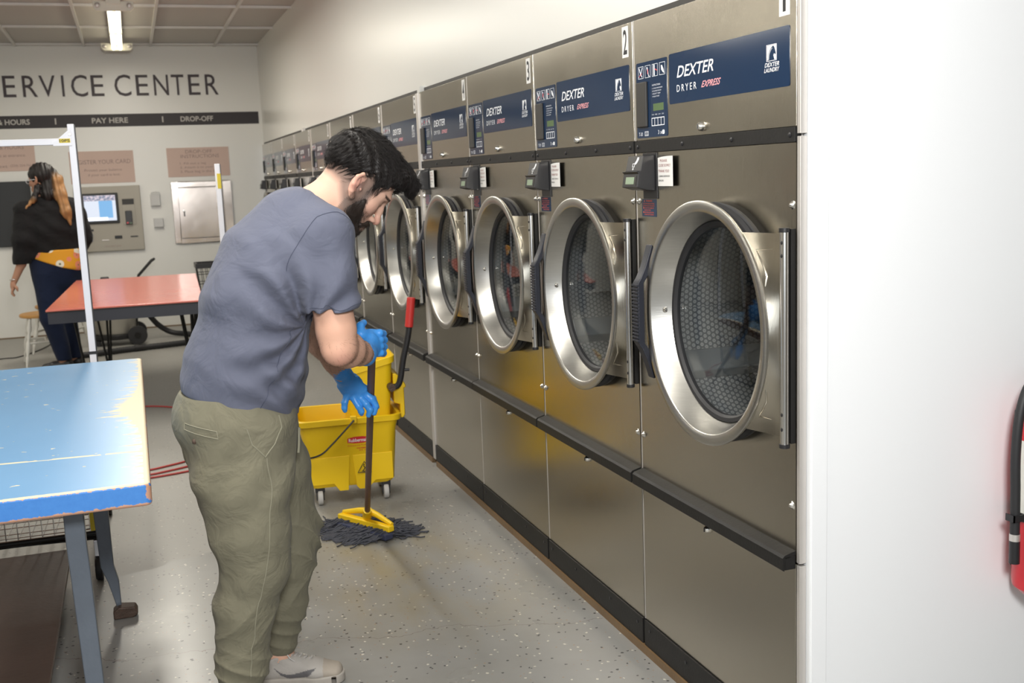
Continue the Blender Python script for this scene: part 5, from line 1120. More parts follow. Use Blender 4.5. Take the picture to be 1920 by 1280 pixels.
# ---- t-shirt
def shirt_sdf(P):
    t = sweep(P, SP, [0.163, 0.160, 0.136, 0.124, 0.106, 0.066], [0.192, 0.190, 0.196, 0.208, 0.190, 0.105], k=0.05)
    yoke = sweep(P, [(-0.925, 2.945, 1.372), (-0.975, 3.03, 1.415), (-0.972, 3.105, 1.424), (-0.975, 3.19, 1.412), (-0.925, 3.285, 1.362)], [0.070, 0.070, 0.066, 0.070, 0.070], side=(0, 0, 1)); d = smin(t, yoke, 0.05)
    bk = sweep(P, [(-1.20, 3.06, 1.20), (-1.125, 3.07, 1.335), (-1.03, 3.08, 1.405)], [0.055, 0.062, 0.066], [0.12, 0.13, 0.10]); d = smin(d, bk, 0.05)
    for S_, E__, sg in ((NS, NE, -1), (FS, FE, 1)):
        U_ = E__-S_; e = S_+U_*0.80+np.array([-0.008, 0, 0])
        sl = sweep(P, [S_, S_+U_*0.42+np.array([-0.006, 0, 0]), e], [0.080, 0.080, 0.076], [0.074, 0.074, 0.072], k=0.03)
        ax = U_/np.linalg.norm(U_); cut = (P-(S_+U_*0.655)).astype(np.float32)@np.array([0.03, 0.0, -1.0], np.float32)
        sl = smax(sl, cut, 0.004); d = smin(d, sl, 0.032)
    # folds: long soft creases that gather at the armpit and across the small of the back
    q = (P-np.array([-0.99, 3.0, 1.12], np.float32)); a = np.arctan2(q[:, 2], q[:, 0]); rad = np.sqrt(q[:, 0]**2+q[:, 2]**2)
    w1 = np.exp(-((rad-0.12)/0.10)**2); near = np.clip((3.06-P[:, 1])/0.1, 0, 1)
    fold = 0.0075*w1*near*np.sin(a*11+rad*14+1.2*np.sin(P[:, 2]*22))
    lo_ = np.clip((1.10-P[:, 2])/0.12, 0, 1); ph = P[:, 2]*78+P[:, 0]*46+2.0*np.sin(P[:, 0]*13+P[:, 1]*9)
    fold = fold+0.0055*lo_*np.sin(ph)*np.clip(0.6+0.5*np.sin(P[:, 0]*17+1), 0, 1)+0.0035*snoise(P, 22, 6)+0.0012*snoise(P, 70, 7)
    d = d-fold
    # hem, dipping to the front, and neck opening
    hem = np.interp(P[:, 0], [-1.36, -1.33, -1.20, -1.10, -1.03, -0.98], [0.957, 0.950, 0.908, 0.893, 0.868, 0.838]); d = smax(d, (hem-P[:, 2])*0.9, 0.004)
    # the neckline: nothing of the shirt above the collar plane
    n_ = np.array([0.845, 0.0, 0.535], np.float32); col = (P-np.array([-0.925, 3.10, 1.455], np.float32))@n_; sidec = np.maximum(np.abs(P[:, 1]-3.10)-0.10, 0)*1.5
    d = smax(d, col-sidec, 0.006)
    nk = sweep(P, [(-0.99, 3.10, 1.35), (-0.90, 3.10, 1.445), (-0.80, 3.1, 1.53)], [0.062, 0.069, 0.075], [0.058, 0.065, 0.07]); d = np.maximum(d, -nk)
    return d
vs, fs = nets(shirt_sdf, (-1.42, 2.80, 0.80), (-0.72, 3.46, 1.58), 0.0040); shirt = mesh_np('t_shirt', vs, fs, 'shirt', man)
def trace(sdf, pts, off=0.0012, it=6):
    """move pts onto a surface"""
    p = np.array(pts, np.float32); e = 0.002
    for _ in range(it):
        d = sdf(p); g = np.stack([sdf(p+np.array(o, np.float32)*e)-sdf(p-np.array(o, np.float32)*e) for o in ((1, 0, 0), (0, 1, 0), (0, 0, 1))], 1)/(2*e)
        p = p-((d-off)/np.maximum((g**2).sum(1), 0.3))[:, None]*g*0.8
    return [Vector(q) for q in p.astype(float)]
def lerp_pts(pts, n):
    o = []
    for i in range(len(pts)-1):
        a, b = np.array(pts[i]), np.array(pts[i+1])
        for k in range(n): o.append(a+(b-a)*k/n)
    return o+[np.array(pts[-1])]
M['shirt_seam'] = plain('dark_seam_thread', (0.060, 0.068, 0.105), 0.9)
MB().tube(trace(shirt_sdf, lerp_pts([(-1.135, 2.90, 0.915), (-1.115, 2.90, 0.96), (-1.07, 2.90, 1.06), (-1.03, 2.90, 1.12)], 8), 0.0002), 0.0011, 5).build('side_seam', 'shirt_seam', shirt)
MB().tube(trace(shirt_sdf, lerp_pts([(-1.04, 2.90, 1.28), (-1.00, 2.89, 1.35), (-0.95, 2.90, 1.40), (-0.90, 2.90, 1.42), (-0.85, 2.92, 1.38)], 8), 0.0002), 0.0011, 5).build('sleeve_seam', 'shirt_seam', shirt)
for zz in (1.178,): MB().tube(trace(shirt_sdf, lerp_pts([(-1.0, 2.87, zz), (-0.95, 2.82, zz), (-0.88, 2.82, zz), (-0.84, 2.87, zz)], 8), 0.0002), 0.0009, 5).build('hem_stitch', 'shirt_seam', shirt)

# ---- trousers
def trouser_sdf(P):
    d = sweep(P, [(-1.170, 3.09, 0.93), (-1.185, 3.09, 0.865), (-1.180, 3.09, 0.80)], [0.150, 0.166, 0.150], [0.178, 0.186, 0.178], k=0.04)
    near = sweep(P, [NH, (-1.187, 2.985, 0.70), (-1.182, 2.975, 0.56), NK, (-1.212, 2.975, 0.34), (-1.232, 2.975, 0.18), (-1.243, 2.975, 0.105)], [0.142, 0.127, 0.108, 0.092, 0.083, 0.073, 0.058], [0.120, 0.112, 0.102, 0.092, 0.085, 0.075, 0.060], k=0.03)
    far = sweep(P, [FH, (-1.095, 3.19, 0.66), FK, (-1.055, 3.20, 0.40), (-1.082, 3.20, 0.25), (-1.100, 3.20, 0.125)], [0.140, 0.115, 0.088, 0.080, 0.066, 0.048], [0.120, 0.105, 0.090, 0.085, 0.070, 0.052], k=0.03)
    d = smin(d, near, 0.03); d = smin(d, far, 0.022)
    # creases: diagonal drag lines on the thigh, horizontal bunching behind and below the knee, gathers at the cuff
    z = P[:, 2]; x = P[:, 0]
    k1 = np.exp(-((z-0.46)/0.10)**2); k2 = np.exp(-((z-0.17)/0.07)**2); th = np.exp(-((z-0.72)/0.12)**2)
    cr = lambda q: 1-2*np.abs(np.sin(q*0.5))**0.6
    wn = snoise(P, 12, 14)
    f = 0.0085*k1*cr(z*80+x*62+3.0*wn+2.0*np.sin(x*20+P[:, 1]*14))*np.clip(0.5-0.9*np.sin(x*11+2.0), 0, 1)
    f = f+0.0042*k2*cr(z*130+x*45+4.0*wn)+0.0036*th*np.sin((z*0.8-x)*50+2.5*wn)+0.0050*snoise(P, 22, 12)+0.0018*snoise(P, 70, 13)+0.0030*cr(snoise(P, 9, 15)*9)*np.clip(snoise(P, 7, 16)+0.2, 0, 1)
    f = f+0.0036*np.exp(-((z-0.31)/0.08)**2)*cr(z*60-x*60+4.0*wn)
    d = d-f
    d = smax(d, z-0.945, 0.004); d = smax(d, 0.098-z, 0.004); return d
vs, fs = nets(trouser_sdf, (-1.42, 2.80, 0.08), (-0.90, 3.34, 0.96), 0.0040); trousers = mesh_np('trousers', vs, fs, 'khaki', man)
tr = lambda pts, n=8, o=0.0004: trace(trouser_sdf, lerp_pts(pts, n), o)
MB().tube(tr([(-1.115, 2.85, 0.78), (-1.115, 2.85, 0.70), (-1.125, 2.85, 0.60), (-1.145, 2.86, 0.50), (-1.165, 2.87, 0.43), (-1.19, 2.87, 0.30), (-1.215, 2.88, 0.16)], 8), 0.0015, 5).build('side_seam', 'khaki_seam', trousers)
MB().tube(tr([(-1.060, 2.87, 0.905), (-1.055, 2.87, 0.86), (-1.085, 2.86, 0.815), (-1.125, 2.86, 0.785), (-1.165, 2.86, 0.825), (-1.175, 2.86, 0.87)], 7), 0.0018, 5).build('front_pocket', 'khaki_seam', trousers)
pk = [(-1.345, 2.97, 0.886), (-1.30, 2.92, 0.878), (-1.255, 2.89, 0.868), (-1.252, 2.89, 0.848), (-1.30, 2.92, 0.858), (-1.345, 2.97, 0.868)]
MB().tube(tr(pk+[pk[0]], 5), 0.0014, 5).build('back_pocket', 'khaki_seam', trousers)
b0 = tr([(-1.325, 2.93, 0.835), (-1.325, 2.93, 0.8351)], 1)[0]; MB().sphere(tuple(b0), 0.0075, 12, (0.9, 0.6, 1)).build('button', 'rust', trousers)
MB().tube(tr([(-0.999, 2.98, 0.835), (-0.996, 2.98, 0.79), (-1.000, 2.98, 0.755)], 5, 0.004), 0.0035, 6).build('draw_cord', 'khaki_seam', trousers)

# ---- gloves: palm and five separate fingers closed on the handle
HT0, HT1 = np.array([-0.765, 3.20, 1.005]), np.array([-0.567, 4.49, 0.075])       # mop handle axis
HAX = (HT1-HT0)/np.linalg.norm(HT1-HT0)
def chain(P, pts, r): return sweep(P, pts, r, k=0.004)
def glove_far(P):
    W_ = FWr; d = sweep(P, [W_+np.array([-0.012, -0.004, 0.022]), W_+np.array([0.008, 0.008, -0.012]), (-0.792, 3.447, 0.850)], [0.033, 0.029, 0.034], [0.036, 0.031, 0.024], side=(0, 1, 0), k=0.01)
    pal = sweep(P, [(-0.800, 3.440, 0.862), (-0.775, 3.452, 0.822)], [0.040, 0.041], [0.020, 0.018], side=(0.35, 0.9, 0.25)); d = smin(d, pal, 0.012)
    F = [[(-0.755, 3.452, 0.826), (-0.728, 3.440, 0.800), (-0.716, 3.438, 0.775), (-0.722, 3.440, 0.752)],
         [(-0.768, 3.448, 0.812), (-0.748, 3.432, 0.786), (-0.736, 3.430, 0.766), (-0.742, 3.436, 0.748)],
         [(-0.785, 3.448, 0.806), (-0.772, 3.438, 0.780), (-0.764, 3.440, 0.762), (-0.762, 3.450, 0.752)],
         [(-0.805, 3.450, 0.818), (-0.815, 3.448, 0.795), (-0.817, 3.448, 0.778), (-0.815, 3.452, 0.768)]]
    R_ = [[0.0122, 0.0116, 0.0106, 0.0088], [0.0122, 0.0116, 0.0106, 0.0088], [0.0118, 0.0110, 0.0100, 0.0082], [0.0112, 0.0104, 0.0094, 0.0078]]
    fd = None
    for p_, r_ in zip(F, R_): q = chain(P, p_, r_); fd = q if fd is None else np.minimum(fd, q)
    th = chain(P, [(-0.765, 3.470, 0.850), (-0.735, 3.492, 0.825), (-0.712, 3.492, 0.790), (-0.703, 3.480, 0.762)], [0.014, 0.0118, 0.0105, 0.008])
    d = smin(d, fd, 0.008); d = smin(d, th, 0.008)
    cuff = smax(sweep(P, [W_+np.array([-0.020, -0.008, 0.040]), W_], [0.0345, 0.030], [0.037, 0.033]), (P-(W_+np.array([-0.010, 0, 0.020])))@np.array([-0.35, -0.1, 0.93], np.float32), 0.003)
    d = np.minimum(d, cuff); d = smax(d, (P-(W_+np.array([-0.010, 0, 0.022])))@np.array([-0.35, -0.1, 0.93], np.float32), 0.003)
    return d-0.0008*snoise(P, 180, 21)-0.0006*np.sin(P[:, 2]*900+P[:, 0]*300)*np.clip((P[:, 2]-0.865)/0.02, 0, 1)
vs, fs = nets(glove_far, (-0.90, 3.34, 0.72), (-0.66, 3.54, 0.95), 0.0022); mesh_np('glove', vs, fs, 'nitrile', man)
def glove_near(P):
    W_ = NW; hd = HT0+HAX*0.0
    d = sweep(P, [W_+np.array([-0.020, -0.035, 0.012]), W_, (-0.776, 3.165, 1.020), (-0.764, 3.195, 1.032)], [0.036, 0.032, 0.040, 0.034], [0.034, 0.030, 0.028, 0.026], side=(0.9, -0.3, 0), k=0.01)
    F = []; c, a = np.array([-0.765, 3.20, 1.005]), np.array([0.5, -0.1, 0.0])
    R_ = []
    for i, (dz, ln) in enumerate(((0.040, 1.0), (0.020, 1.08), (0.0, 1.04), (-0.019, 0.9))):
        b = c-HAX*dz*0.0+np.array([0, -0.010, 0])+np.array([0.004, 0.006, 1.0])*dz
        F.append([b+np.array([-0.012, -0.020, 0.010]), b+np.array([0.018, -0.024, 0.008]), b+np.array([0.034, 0.000, 0.002])*ln, b+np.array([0.020, 0.024, -0.002])*ln, b+np.array([-0.006, 0.024, 0.0])])
        R_.append([0.0125, 0.0118, 0.0108, 0.0098, 0.0085])
    fd = None
    for p_, r_ in zip(F, R_): q = chain(P, p_, r_); fd = q if fd is None else np.minimum(fd, q)
    th = chain(P, [(-0.795, 3.155, 1.025), (-0.805, 3.165, 1.055), (-0.800, 3.180, 1.078), (-0.787, 3.195, 1.084)], [0.017, 0.014, 0.0122, 0.0095])
    d = smin(d, fd, 0.009); d = smin(d, th, 0.010)
    ax = (NW-NE)/np.linalg.norm(NW-NE); d = smax(d, -((P-(W_-ax*0.020).astype(np.float32))@ax.astype(np.float32)), 0.003)
    return d-0.0010*snoise(P, 150, 22)
vs, fs = nets(glove_near, (-0.88, 3.02, 0.92), (-0.68, 3.27, 1.12), 0.0022); mesh_np('glove', vs, fs, 'nitrile', man)

# ---- shoes
def shoe(ank, rz, name='shoe'):
    c_, s_ = math.cos(rz), math.sin(rz); A = np.array([ank[0]-0.035, ank[1], 0.0])
    Rm = np.array([[c_, -s_, 0], [s_, c_, 0], [0, 0, 1]], np.float32)
    def loc(P): return (P-A.astype(np.float32))@Rm
    def up(P):
        Q = loc(P); d = sweep(Q, [(-0.022, 0, 0.052), (0.06, 0.0, 0.050), (0.14, -0.003, 0.041), (0.200, -0.006, 0.034)], [0.036, 0.036, 0.027, 0.022], [0.033, 0.036, 0.043, 0.036], k=0.02)
        d = smin(d, sweep(Q, [(-0.012, 0, 0.055), (0.022, 0, 0.098)], [0.040, 0.040], [0.033, 0.036]), 0.02); d = smin(d, sweep(Q, [(0.05, 0, 0.085), (0.12, -0.002, 0.058)], [0.016, 0.010], [0.024, 0.022]), 0.02)
        d = smax(d, (Q[:, 2]-(0.092+0.35*(Q[:, 0]-0.01)*(Q[:, 0] > 0.01)*(Q[:, 0] < 0.05)))*0.9, 0.004); d = np.maximum(d, -sweep(Q, [(0.012, 0, 0.075), (0.03, 0, 0.13)], [0.034, 0.036], [0.026, 0.029]))
        return smax(d, 0.016-Q[:, 2], 0.003)-0.0012*snoise(Q, 70, 31)
    def so(P):
        Q = loc(P); Z = Q.copy(); Z[:, 2] = 0; d = sweep(Z, [(-0.020, 0, 0), (0.07, 0.0, 0), (0.145, -0.004, 0), (0.188, -0.006, 0)], [0.037, 0.037, 0.046, 0.040], k=0.02)
        return smax(d, np.abs(Q[:, 2]-0.0155-0.01*np.clip(Q[:, 0]-0.16, 0, 1))-0.0145, 0.004)
    lo, hi = A-np.array([0.09, 0.09, 0.005]), A+np.array([0.28, 0.10, 0.13])
    vs, fs = nets(up, lo, hi, 0.0026); Q = loc(vs.astype(np.float32)).astype(float); n = snoise(vs, 60, 33)[:, None]
    c = np.tile([0.41, 0.385, 0.355], (len(vs), 1))*(1+0.12*n)
    # curved swoosh stripe on the side, darker grey
    t = (Q[:, 0]-0.020)/0.125; mid = 0.045+0.030*np.clip(1-t, 0, 1)**0.0*0-0.012*np.sin(np.clip(t, 0, 1)*math.pi*0.9); th = 0.0105*np.sin(np.clip(t, 0, 1)**0.55*math.pi)**0.9
    crv = 0.062-0.038*np.sin(np.clip(1-t, 0, 1)*math.pi*0.55+0.25)+0.016*np.clip(t-0.0, 0, 1)*0
    yy = np.interp(t, [0, 0.15, 0.35, 0.6, 0.8, 1.0], [0.066, 0.046, 0.036, 0.038, 0.046, 0.060][::-1][::-1]); hw = np.interp(t, [0, 0.15, 0.35, 0.6, 0.8, 1.0], [0.0015, 0.004, 0.007, 0.0095, 0.010, 0.0])
    m_ = (np.abs(Q[:, 2]-yy) < hw)&(t > 0)&(t < 1); c[m_] = [0.13, 0.125, 0.13]
    tip = (Q[:, 0] > 0.165); c[tip] *= np.array([0.9, 0.84, 0.76])
    o = mesh_np(name, vs, fs, 'shoe', man, c); v2, f2 = nets(so, lo, hi, 0.0026); mesh_np('sole', v2, f2, 'shoe_sole', o)
    g = MB(); T2 = lambda q: A+Rm.astype(float)@np.array(q)
    def ontop(pts): return trace(up, [T2(q) for q in pts], 0.0022)
    for i in range(5):
        x = 0.070+0.015*i; w_ = 0.017-0.001*i; MB().tube(ontop([(x, -w_, 0.10), (x+0.004, -w_*0.4, 0.10), (x+0.006, w_*0.4, 0.10), (x+0.004, w_, 0.10)]), 0.0026, 6).build('lace', 'lace', o)
    MB().tube([T2(q) for q in [(0.066, -0.012, 0.098), (0.060, -0.026, 0.103), (0.070, -0.034, 0.092), (0.082, -0.030, 0.080)]], 0.0022, 6).build('lace', 'lace', o)
    return o
shoe(FA, -0.24); shoe(NA, -0.10)
for a_ in (FA, NA):
    MB().tube([(a_[0]+0.0, a_[1], 0.068), (a_[0]-0.0, a_[1], 0.100), (a_[0], a_[1], 0.108)], [0.041, 0.0405, 0.039], 24, cap=False).build('sock', 'sock', man)

# ================================================================== MOP
M['mop_wood'] = plain('brown_mop_handle', (0.145, 0.075, 0.048), 0.5, 0, 0.15, 15)
M['yellow'] = plain('yellow_plastic', (0.86, 0.565, 0.010), 0.38, 0, 0.05, 6, 0.05, 60)
M['yarn'] = plain('charcoal_mop_yarn', (0.060, 0.063, 0.078), 0.9, 0, 0.35, 25)
M['mop_band'] = plain('dark_blue_mop_band', (0.035, 0.042, 0.085), 0.8)
mo = thing('wet_mop', 'string mop with brown handle, yellow clamp and charcoal strands on the floor', 'mop', (-0.567, 4.49, 0.0)); OFF = np.array([-0.567, 4.49, 0.0])
MB().tube([tuple(HT0-HAX*0.035-OFF), tuple(HT1-HAX*0.02-OFF)], 0.0122, 16).build('handle', 'mop_wood', mo)
MB().tube([tuple(HT1-HAX*0.075-OFF), tuple(HT1+HAX*0.01-OFF)], [0.018, 0.021], 16).build('ferrule', 'yellow', mo)
cl = MB(); ca = math.radians(-60); cx, sx = math.cos(ca), math.sin(ca)
def rot2(p): return (p[0]*cx-p[1]*sx, p[0]*sx+p[1]*cx, p[2])
def bar(mb, x0, x1, y0, y1, z0, z1):
    pts = [rot2((x, y, z)) for x in (x0, x1) for y in (y0, y1) for z in (z0, z1)]; return mb.add(pts, [(0, 1, 3, 2), (4, 6, 7, 5), (0, 4, 5, 1), (2, 3, 7, 6), (0, 2, 6, 4), (1, 5, 7, 3)])
bar(MB(), -0.165, 0.165, -0.030, 0.004, 0.036, 0.062).build('clamp_bar', 'yellow', mo, bevel=0.005)
m = MB(); P3 = [rot2(q) for q in [(-0.155, 0.0, 0.064), (-0.06, 0.006, 0.086), (0.0, 0.008, 0.094), (0.06, 0.006, 0.086), (0.155, 0.0, 0.064)]]; m.tube(P3, [0.010, 0.013, 0.016, 0.013, 0.009], 10).build('clamp_arm', 'yellow', mo)
bar(MB(), -0.170, 0.172, -0.056, -0.010, 0.008, 0.034).build('headband', 'mop_band', mo, bevel=0.006)
ym = MB(); rr_ = random.Random(5)
for i in range(620):
    u_ = rr_.uniform(-1, 1); root = rot2((u_*0.155, rr_.uniform(-0.03, 0.01), rr_.uniform(0.012, 0.045)))
    side = -1 if rr_.random() < 0.55 else 1; ang = rr_.gauss(0.10, 0.38); L_ = rr_.uniform(0.08, 0.19)
    dx, dy = (-math.cos(ang), 0.8*math.sin(ang)+0.05) if side < 0 else (math.cos(ang), 0.8*math.sin(ang)+0.22)
    if rr_.random() < 0.15: dx, dy = rr_.uniform(-0.6, 0.6), rr_.uniform(0.5, 0.9)
    a = [root]; x, y = root[0], root[1]; ph = rr_.uniform(0, 6.28); am = rr_.uniform(0.006, 0.022)
    for k in range(1, 9):
        t_ = k/8; nx = -dy*math.sin(ph+k*1.1)*am; ny = dx*math.sin(ph+k*1.1)*am; zz = max(0.0045, root[2]*(1-t_)**1.5+0.012*rr_.random()*(1-0.5*t_))
        a.append((x+dx*L_*t_+nx, y+dy*L_*t_+ny, zz))
    ym.tube(smooth_path(a, 2), 0.0030, 5)
st_ = ym.build('strands', 'yarn', mo, angle=80); st_['kind'] = 'stuff'
# ================================================================== MOP BUCKET
M['yellow_in'] = M['yellow']; M['red_grip'] = plain('red_rubber_grip', (0.55, 0.035, 0.03), 0.45); M['red_badge'] = plain('red_badge', (0.60, 0.02, 0.03), 0.4)
M['tread'] = plain('grey_caster_tread', (0.48, 0.47, 0.45), 0.6)
bk = thing('mop_bucket', 'yellow wheeled mop bucket with wringer and red-gripped lever by the dryers', 'bucket', (-0.530, 5.085, 0), -0.09)
def rrect(hx, hy, r, z, cx=0.0, cy=0.0, n=6):
    o = []
    for sx, sy, a0 in ((1, 1, 0), (-1, 1, 90), (-1, -1, 180), (1, -1, 270)):
        for k in range(n+1): q = math.radians(a0+90*k/n); o.append((cx+sx*(hx-r)+r*math.cos(q), cy+sy*(hy-r)+r*math.sin(q), z))
    return o
def loft(mb, rings, capend=True, capstart=True):
    n = len(rings[0]); vs = [p for g in rings for p in g]; fs = []
    for i in range(len(rings)-1):
        for j in range(n): fs.append((i*n+j, i*n+(j+1) % n, (i+1)*n+(j+1) % n, (i+1)*n+j))
    if capstart: fs.append(tuple(range(n-1, -1, -1)))
    if capend: fs.append(tuple((len(rings)-1)*n+j for j in range(n)))
    return mb.add(vs, fs)
R_ = [rrect(0.190, 0.130, 0.03, 0.085), rrect(0.205, 0.140, 0.04, 0.10), rrect(0.222, 0.163, 0.045, 0.345), rrect(0.232, 0.172, 0.045, 0.385), rrect(0.245, 0.182, 0.045, 0.390), rrect(0.247, 0.184, 0.045, 0.415), rrect(0.240, 0.178, 0.042, 0.419),
      rrect(0.228, 0.168, 0.04, 0.417), rrect(0.218, 0.158, 0.04, 0.36), rrect(0.198, 0.134, 0.04, 0.12), rrect(0.19, 0.126, 0.03, 0.112)]
tub = loft(MB(), R_).build('tub', 'yellow', bk, angle=40)
def fy(z): return -(0.140+(0.163-0.140)*(z-0.10)/0.245)           # front face of the tub
def pad(poly, name='skirt'):
    vs = [(x, fy(z)-0.013 if z < 0.22 else fy(z)-0.002, z) for x, z in poly]; v2 = [(x, fy(max(z, 0.1))+0.01, z) for x, z in poly]; n = len(poly); m = MB()
    m.add(vs+v2, [tuple(range(n-1, -1, -1)), tuple(range(n, 2*n))]+[(i, (i+1) % n, n+(i+1) % n, n+i) for i in range(n)]); return m.build(name, 'yellow', tub, bevel=0.002)
pad([(-0.195, 0.235), (-0.195, 0.105), (-0.085, 0.105), (-0.060, 0.068), (-0.018, 0.068), (-0.006, 0.235)]); pad([(0.008, 0.235), (0.020, 0.085), (0.034, 0.068), (0.075, 0.068), (0.110, 0.105), (0.195, 0.105), (0.195, 0.235)])
for x, y in ((-0.150, -0.112), (0.160, -0.112), (-0.150, 0.112), (0.160, 0.112)):
    f = MB().box(x-0.022, x+0.022, y-0.018, y+0.018, 0.062, 0.0995).build('caster_fork', 'black', bk, bevel=0.004)
    wv = MB().lathe([(0.0001, -0.013), (0.030, -0.013), (0.037, -0.010), (0.038, 0), (0.037, 0.010), (0.030, 0.013), (0.0001, 0.013)], (x, y, 0.0385), 'x', 24).build('wheel', 'tread', bk)
    for sg in (-1, 1): MB().box(x+sg*0.0165-0.002, x+sg*0.0165+0.002, y-0.016, y+0.016, 0.025, 0.075).build('fork_cheek', 'black', f, bevel=0.001)
def onf(z, dy=0.0015): return fy(z)-dy
def ft(mb, s, x0, x1, z0, z1, mtl, dy=0.0016, **k):
    vs, fs = glyphs(s, **k); xs = [p[0] for p in vs]; ys = [p[1] for p in vs]; sx = (x1-x0)/(max(xs)-min(xs)); sz = (z1-z0)/(max(ys)-min(ys))
    return mb.add([(x0+(a-min(xs))*sx, onf(z0+(b-min(ys))*sz, dy), z0+(b-min(ys))*sz) for a, b in vs], fs)
def fpoly(mb, poly, dy): return mb.add([(x, onf(z, dy), z) for x, z in poly], [tuple(range(len(poly)))])
badge = fpoly(MB(), [(-0.012, 0.318), (-0.012, 0.297), (0.02, 0.292), (0.06, 0.292), (0.092, 0.297), (0.092, 0.318), (0.06, 0.324), (0.02, 0.324)], 0.0012).build('badge', 'red_badge', tub, smooth=False)
ft(MB(), 'Rubbermaid', -0.006, 0.086, 0.299, 0.316, None, 0.0018, bold=0.015).build('badge_lettering', 'white', tub, smooth=False)
m = MB(); ft(m, 'Commercial Products', -0.012, 0.092, 0.279, 0.286, None); ft(m, 'WAVEBRAKE', 0.028, 0.092, 0.264, 0.271, None, bold=0.02); ft(m, '35 QT', 0.040, 0.092, 0.253, 0.260, None); m.build('lettering', 'red_badge', tub, smooth=False)
tri = MB()
def yt(z): return fy(z)-0.0150
T3 = [(0.028, 0.150), (0.092, 0.150), (0.060, 0.202)]
tri.tube([(x, yt(z)+0.0012 if z < 0.19 else yt(z)+0.006, z) for x, z in (T3[0], ((T3[0][0]+T3[1][0])/2, 0.150), T3[1], (0.076, 0.176), T3[2], (0.044, 0.176))], 0.0022, 6, closed=True); tri.build('warning_triangle', 'black_ink', tub)
m = MB(); m.tube([(0.056, yt(0.18)+0.0015, 0.182), (0.062, yt(0.17)+0.001, 0.172), (0.056, yt(0.16)+0.001, 0.162), (0.050, yt(0.158)+0.001, 0.157)], 0.0022, 5); m.tube([(0.062, yt(0.17)+0.001, 0.172), (0.070, yt(0.165)+0.001, 0.165)], 0.0020, 5); m.tube([(0.045, yt(0.156)+0.001, 0.1555), (0.075, yt(0.156)+0.001, 0.1555)], 0.0012, 5); m.sphere((0.058, yt(0.187)+0.002, 0.187), 0.0032, 8); m.build('falling_figure', 'black_ink', tub)
MB().box(0.005, 0.035, -0.200, -0.178, 0.395, 0.430).build('bail_lug', 'yellow', tub, bevel=0.004)
MB().tube(smooth_path([(0.020, -0.203, 0.412), (-0.03, -0.215, 0.365), (-0.09, -0.222, 0.310), (-0.14, -0.222, 0.270), (-0.20, -0.20, 0.252), (-0.245, -0.12, 0.250), (-0.262, 0.0, 0.250), (-0.245, 0.12, 0.255), (-0.17, 0.205, 0.285), (-0.07, 0.212, 0.35), (0.02, 0.188, 0.405)], 5), 0.0042, 8).build('bail_handle', 'black', bk)
# wringer: a deep hopper hooked over the right end
def wr(x0, x1, hy, r, z0, z1=None):
    z1 = z0 if z1 is None else z1; g = rrect((x1-x0)/2, hy, r, 0, (x0+x1)/2, 0.0); return [(x, y, z0+(z1-z0)*(x-x0)/(x1-x0)) for x, y, _ in g]
rings = [wr(0.02, 0.195, 0.095, 0.02, 0.22), wr(0.010, 0.205, 0.115, 0.03, 0.42), wr(-0.010, 0.222, 0.138, 0.035, 0.60, 0.655), wr(-0.018, 0.232, 0.146, 0.035, 0.602, 0.66), wr(-0.018, 0.234, 0.146, 0.035, 0.632, 0.690), wr(-0.012, 0.226, 0.138, 0.035, 0.634, 0.692), wr(-0.004, 0.214, 0.128, 0.035, 0.60, 0.65), wr(0.018, 0.195, 0.10, 0.03, 0.43), wr(0.03, 0.185, 0.08, 0.02, 0.24)]
wg = loft(MB(), rings).build('wringer', 'yellow', bk, angle=40)
MB().prism([(0.02, 0.62), (0.06, 0.655), (0.16, 0.735), (0.190, 0.740), (0.215, 0.715), (0.232, 0.66), (0.2, 0.60), (0.03, 0.58)], (0, 0.118, 0), (1, 0, 0), (0, 0, 1), (0, 1, 0), 0.020).build('back_plate', 'yellow', wg, bevel=0.005)
MB().prism([(0.0, 0.60), (0.20, 0.655), (0.19, 0.47), (0.04, 0.45)], (0, -0.06, 0), (1, 0, 0), (0, 0, 1), (0, 1, 0), 0.012).build('press_plate', 'yellow', wg, bevel=0.004)
MB().prism([(0.236, 0.600), (0.262, 0.575), (0.280, 0.545), (0.282, 0.530), (0.272, 0.528), (0.272, 0.400), (0.262, 0.385), (0.2495, 0.385), (0.2495, 0.45), (0.222, 0.46), (0.222, 0.60)], (0, -0.120, 0), (1, 0, 0), (0, 0, 1), (0, 1, 0), 0.240).build('hook_bracket', 'yellow', wg, bevel=0.005)
lv = MB().tube(smooth_path([(0.212, -0.165, 0.545), (0.235, -0.172, 0.552), (0.250, -0.176, 0.585), (0.268, -0.180, 0.680), (0.298, -0.185, 0.800), (0.318, -0.188, 0.955)], 6), 0.0145, 14).build('press_lever', 'black', bk)
MB().tube([(0.3015, -0.1855, 0.825), (0.3190, -0.188, 0.962)], 0.0195, 18).build('red_grip', 'red_grip', lv, bevel=0.003)
MB().tube([(0.205, -0.135, 0.545), (0.208, -0.185, 0.545)], 0.017, 14).build('pivot', 'rust', lv); MB().tube([(0.268, -0.180, 0.625), (0.293, -0.180, 0.625)], 0.007, 10).build('stop_bolt', 'black', lv)

